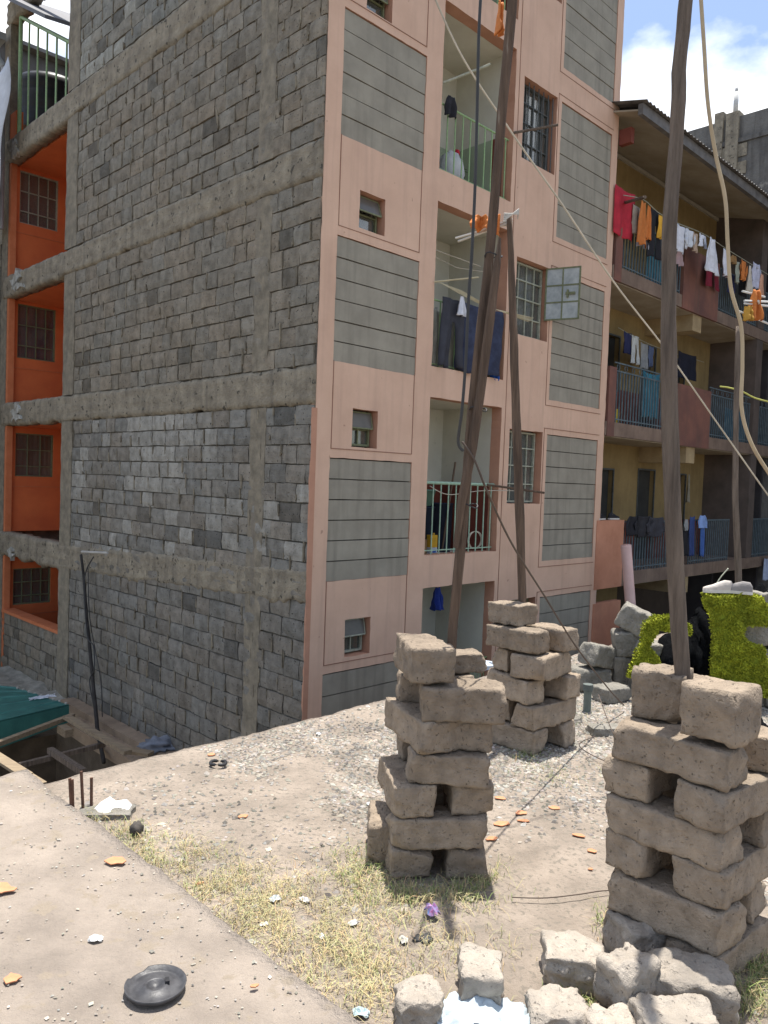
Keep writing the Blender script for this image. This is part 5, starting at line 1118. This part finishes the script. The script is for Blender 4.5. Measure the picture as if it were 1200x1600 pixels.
# white litter
def crumple(name, label, cat, p, sx, sy, hh, m, seed, group=None):
    rs = random.Random(seed); n = 6; vs = []; fs = []
    for i in range(n + 1):
        for j in range(n + 1):
            x = (i / n - .5) * 2; y = (j / n - .5) * 2; rr = max(0, 1 - .5 * (x * x + y * y)); k = 1 - .25 * abs(x * y)
            vs.append((x * sx * k * rs.uniform(.75, 1.15), y * sy * k * rs.uniform(.75, 1.15), hh * (.1 + rr * rs.uniform(.2, 1))))
    for i in range(n):
        for j in range(n):
            a = i * (n + 1) + j; b_ = a + n + 1; fs += [(a, b_, b_ + 1), (a, b_ + 1, a + 1)]
    return tag(MB().add(vs, fs).build(name, m, loc=p, rz=rs.uniform(0, 3), solid=.0015), label, cat, group)
gw = 'scraps of white litter'
WP = cc(.74, .74, .72)
for k, (u, v, s_, z, lab, m) in enumerate([(430, 1403, .045, .05, 'pale blue crumpled wrapper in the dry grass at left', cc(.62, .68, .74)), (477, 1404, .04, .05, 'flat white paper scrap right of the blue wrapper', WP), (552, 1441, .04, .05, 'white crumpled paper in the dry grass', WP), (412, 1442, .03, .05, 'white scrap close to the slab edge', WP), (578, 1255, .035, .02, 'white oval scrap on dust left of the middle stack', WP), (630, 1470, .04, .03, 'dirty white lump beside the ash spot', cc(.55, .53, .48)), (565, 1582, .05, .03, 'white and blue scrap at the bottom of the slab edge', cc(.55, .70, .72)), (150, 1467, .045, .09, 'white edged chip on the bare slab', WP), (498, 1145, .04, .02, 'white pebble on the far gravel', WP), (734, 1403, .03, .03, 'yellowish white stone in the grass shadow', cc(.6, .58, .42)), (503, 1462, .03, .04, 'small white scrap lower in the dry grass', WP)]):
    p = atZ(u, v, z if z > .06 else .015); p.z = z - .006 if z > .06 else deck_h(p.x, p.y) + s_ * .15; crumple('litter', lab, 'litter', p, s_ * .75, s_ * .5, s_ * .55, m, k * 3 + 1, gw)
p = atZ(177, 1262, .03); o = MB(); rs = random.Random(3)
poly = [(-.11, -.05), (-.04, -.07), (.05, -.05), (.10, -.07), (.11, .02), (.06, .07), (.0, .05), (-.05, .09), (-.09, .03)]
o.prism(poly, 0, .012, Matrix.Rotation(.25, 4, 'X')); tag(o.build('paper_sheet', WP, loc=p), 'bright white torn sheet on a grey slab piece behind the rusty bars', 'paper', gw)
stone('broken_slab', 'low grey broken slab piece under the bright white torn sheet', .34, .16, .05, 77, (p.x - .03, p.y - .05, -.01), .1, None, STONEG, cat='slab piece', chips=2)
p = atZ(213, 1300, .03); blob('rock', 'small dark rock in the grass near the rusty bars', 'rock', p + Z * .02, .035, .03, .035, cc(.09, .08, .07), 4, rough=.3, n=8)
p = atZ(675, 1428, .02); crumple('wrapper', 'blue and pink crumpled wrapper in the grass before the middle stack', 'wrapper', p, .045, .035, .06, mat('printed_wrapper', (.10, .30, .50), (.40, .14, .30), rough=.35, scale=30, bump=.3), 5)
p = atZ(662, 1468, .01); blob('charred_scrap', 'black charred scrap lying below the blue and pink wrapper', 'scrap', p, .05, .04, .012, BLK, 6, rough=.4, n=9)
p = atZ(752, 1592, .03); b = MB(); n = 16; vs = []; fs = []
for i in range(n + 1):
    for j in range(n + 1):
        x = (i / n - .5) * .36; y = (j / n - .5) * .18; vs.append((x + .02 * nz(y * 20, i), y + .02 * nz(x * 16, 3), .02 + .04 * nz(x * 16, y * 20) + .022 * nz(x * 50, y * 50)))
for i in range(n):
    for j in range(n): fs.append((i * (n + 1) + j, (i + 1) * (n + 1) + j, (i + 1) * (n + 1) + j + 1, i * (n + 1) + j + 1))
tag(b.add(vs, fs).build('plastic_sheet', cc(.46, .53, .58), smooth=True, loc=p, solid=.003), 'pale blue-white plastic sheet lying between two blocks at the bottom edge', 'plastic')

# ------------------------------------------------------------------ gravel and grass (stuff)
rs = random.Random(99)
def gravel(name, spots, ground, m, smin, smax, grey):
    b = MB(); base = [(1, 0, 0), (-1, 0, 0), (0, 1, 0), (0, -1, 0), (0, 0, 1), (0, 0, -.4)]; fc = [(0, 2, 4), (2, 1, 4), (1, 3, 4), (3, 0, 4), (2, 0, 5), (1, 2, 5), (3, 1, 5), (0, 3, 5)]
    for (s0, s1, t0, t1, cnt) in spots:
        for _ in range(cnt):
            s_, t_ = rs.uniform(s0, s1), rs.uniform(t0, t1); p = W(s_, t_, 0)
            d = noise.noise(Vector((p.x * 1.1, p.y * 1.1, 7))) + .6 * noise.noise(Vector((p.x * 3, p.y * 3, 2)))
            if d < rs.uniform(-.75, .12): continue
            sz = rs.uniform(smin, smax) * (1 if rs.random() < .9 else 1.7); q = rs.uniform(0, 6.28); c_, s2 = math.cos(q), math.sin(q); a_, b2_, h2 = sz * rs.uniform(.8, 1.4), sz * rs.uniform(.6, 1), sz * rs.uniform(.35, .8)
            z = ground(p.x, p.y); vs = [(p.x + (x * a_ * c_ - y * b2_ * s2) * rs.uniform(.8, 1.2), p.y + (x * a_ * s2 + y * b2_ * c_) * rs.uniform(.8, 1.2), z + w_ * h2 + .002) for x, y, w_ in base]
            g_ = rs.uniform(grey[0], grey[1]); b.add(vs, fc, (g_ * rs.uniform(.95, 1.1), g_, g_ * rs.uniform(.85, 1)))
    return tag(b.build(name, m, attr=True), kind='stuff')
gravel('gravel', [(-3.2, 2.4, -4.6, -2.6, 20000), (-.9, 3.6, -6.3, -2.9, 36000), (-2.2, 2.6, -6.8, -4.3, 11000), (-4.4, -1.5, -5.2, -2.8, 2600), (3, 8, -6.0, -2.8, 5000), (-4.4, 0, -9, -6, 2200), (0, 3.4, -8.2, -6.6, 1500)], deck_h, GRAV, .006, .017, (.5, 1.6))
gravel('slab_grit', [(-8, -4.45, -8, -2.6, 5200)], lambda x, y: .078 + .010 * nz(x, y), GRAV, .003, .008, (.8, 1.9))
def grass(name, spots, hmin, hmax, m):
    b = MB()
    for (u, v, ru, rv, cnt, hs, dry) in spots:
        for _ in range(int(cnt * .52)):
            uu, vv = rs.gauss(u, ru), rs.gauss(v, rv); p = atZ(uu, min(max(vv, 860), 1800), 0); s_, t_, _z = STZ(p)
            if s_ < -4.44 and not name == 'slab': continue
            if noise.noise(Vector((p.x * 5, p.y * 5, 3))) < rs.uniform(-.5, .15): continue
            z = deck_h(p.x, p.y); hh = rs.uniform(hmin, hmax) * hs; q = rs.uniform(0, 6.28); lean = rs.uniform(.4, 2.2) * hh; wv = rs.uniform(.0009, .0019); dx, dy = math.cos(q), math.sin(q)
            d = Vector((dx, dy, 0)); n_ = Vector((-dy, dx, 0)) * wv; a_ = Vector((p.x, p.y, z)); m1 = a_ + d * lean * .4 + Z * hh * .7; m2 = a_ + d * lean + Vector((rs.uniform(-.4, .4), rs.uniform(-.4, .4), 0)) * hh + Z * hh * rs.uniform(.3, 1)
            if rs.random() < dry + .26: c = (rs.uniform(1.4, 2.0), rs.uniform(1.25, 1.6), 2.2)
            else: k = rs.uniform(.6, 1.1); c = (k * .75, k, k * .8)
            b.add([a_ - n_, a_ + n_, m1 + n_ * .8, m1 - n_ * .8, m2], [(0, 1, 2, 3), (3, 2, 4)], c)
    return tag(b.build(name, m, attr=True), kind='stuff')
grass('grass', [(190, 1310, 35, 14, 1500, .8, .5), (260, 1340, 40, 20, 2300, .8, .6), (340, 1385, 45, 26, 2600, .8, .7), (430, 1430, 60, 34, 4200, .8, .75), (520, 1480, 60, 40, 4000, .8, .8), (590, 1540, 50, 34, 2200, .8, .7), (620, 1400, 50, 22, 2600, 1.0, .55), (560, 1360, 26, 22, 1300, 1.0, .4), (760, 1385, 20, 16, 800, 1.1, .3), (690, 1400, 40, 10, 900, 1.0, .4), (420, 1380, 60, 20, 1300, .6, .8), (150, 1280, 14, 8, 300, 1.0, .6), (860, 1208, 40, 10, 700, .55, .35), (825, 1185, 14, 5, 220, 1.3, .1), (920, 1120, 20, 10, 260, .5, .4),
   (1180, 1545, 22, 28, 1500, 1.3, .35), (1190, 1480, 14, 22, 500, 1.3, .3), (905, 1560, 26, 10, 300, 1.0, .3), (940, 1440, 8, 14, 140, 1.0, .2), (1040, 1500, 16, 10, 120, 1.0, .3), (720, 1480, 50, 25, 900, .8, .9), (870, 1500, 14, 10, 160, .8, .6), (660, 1340, 60, 8, 300, .8, .4)], .018, .062, GRASS)
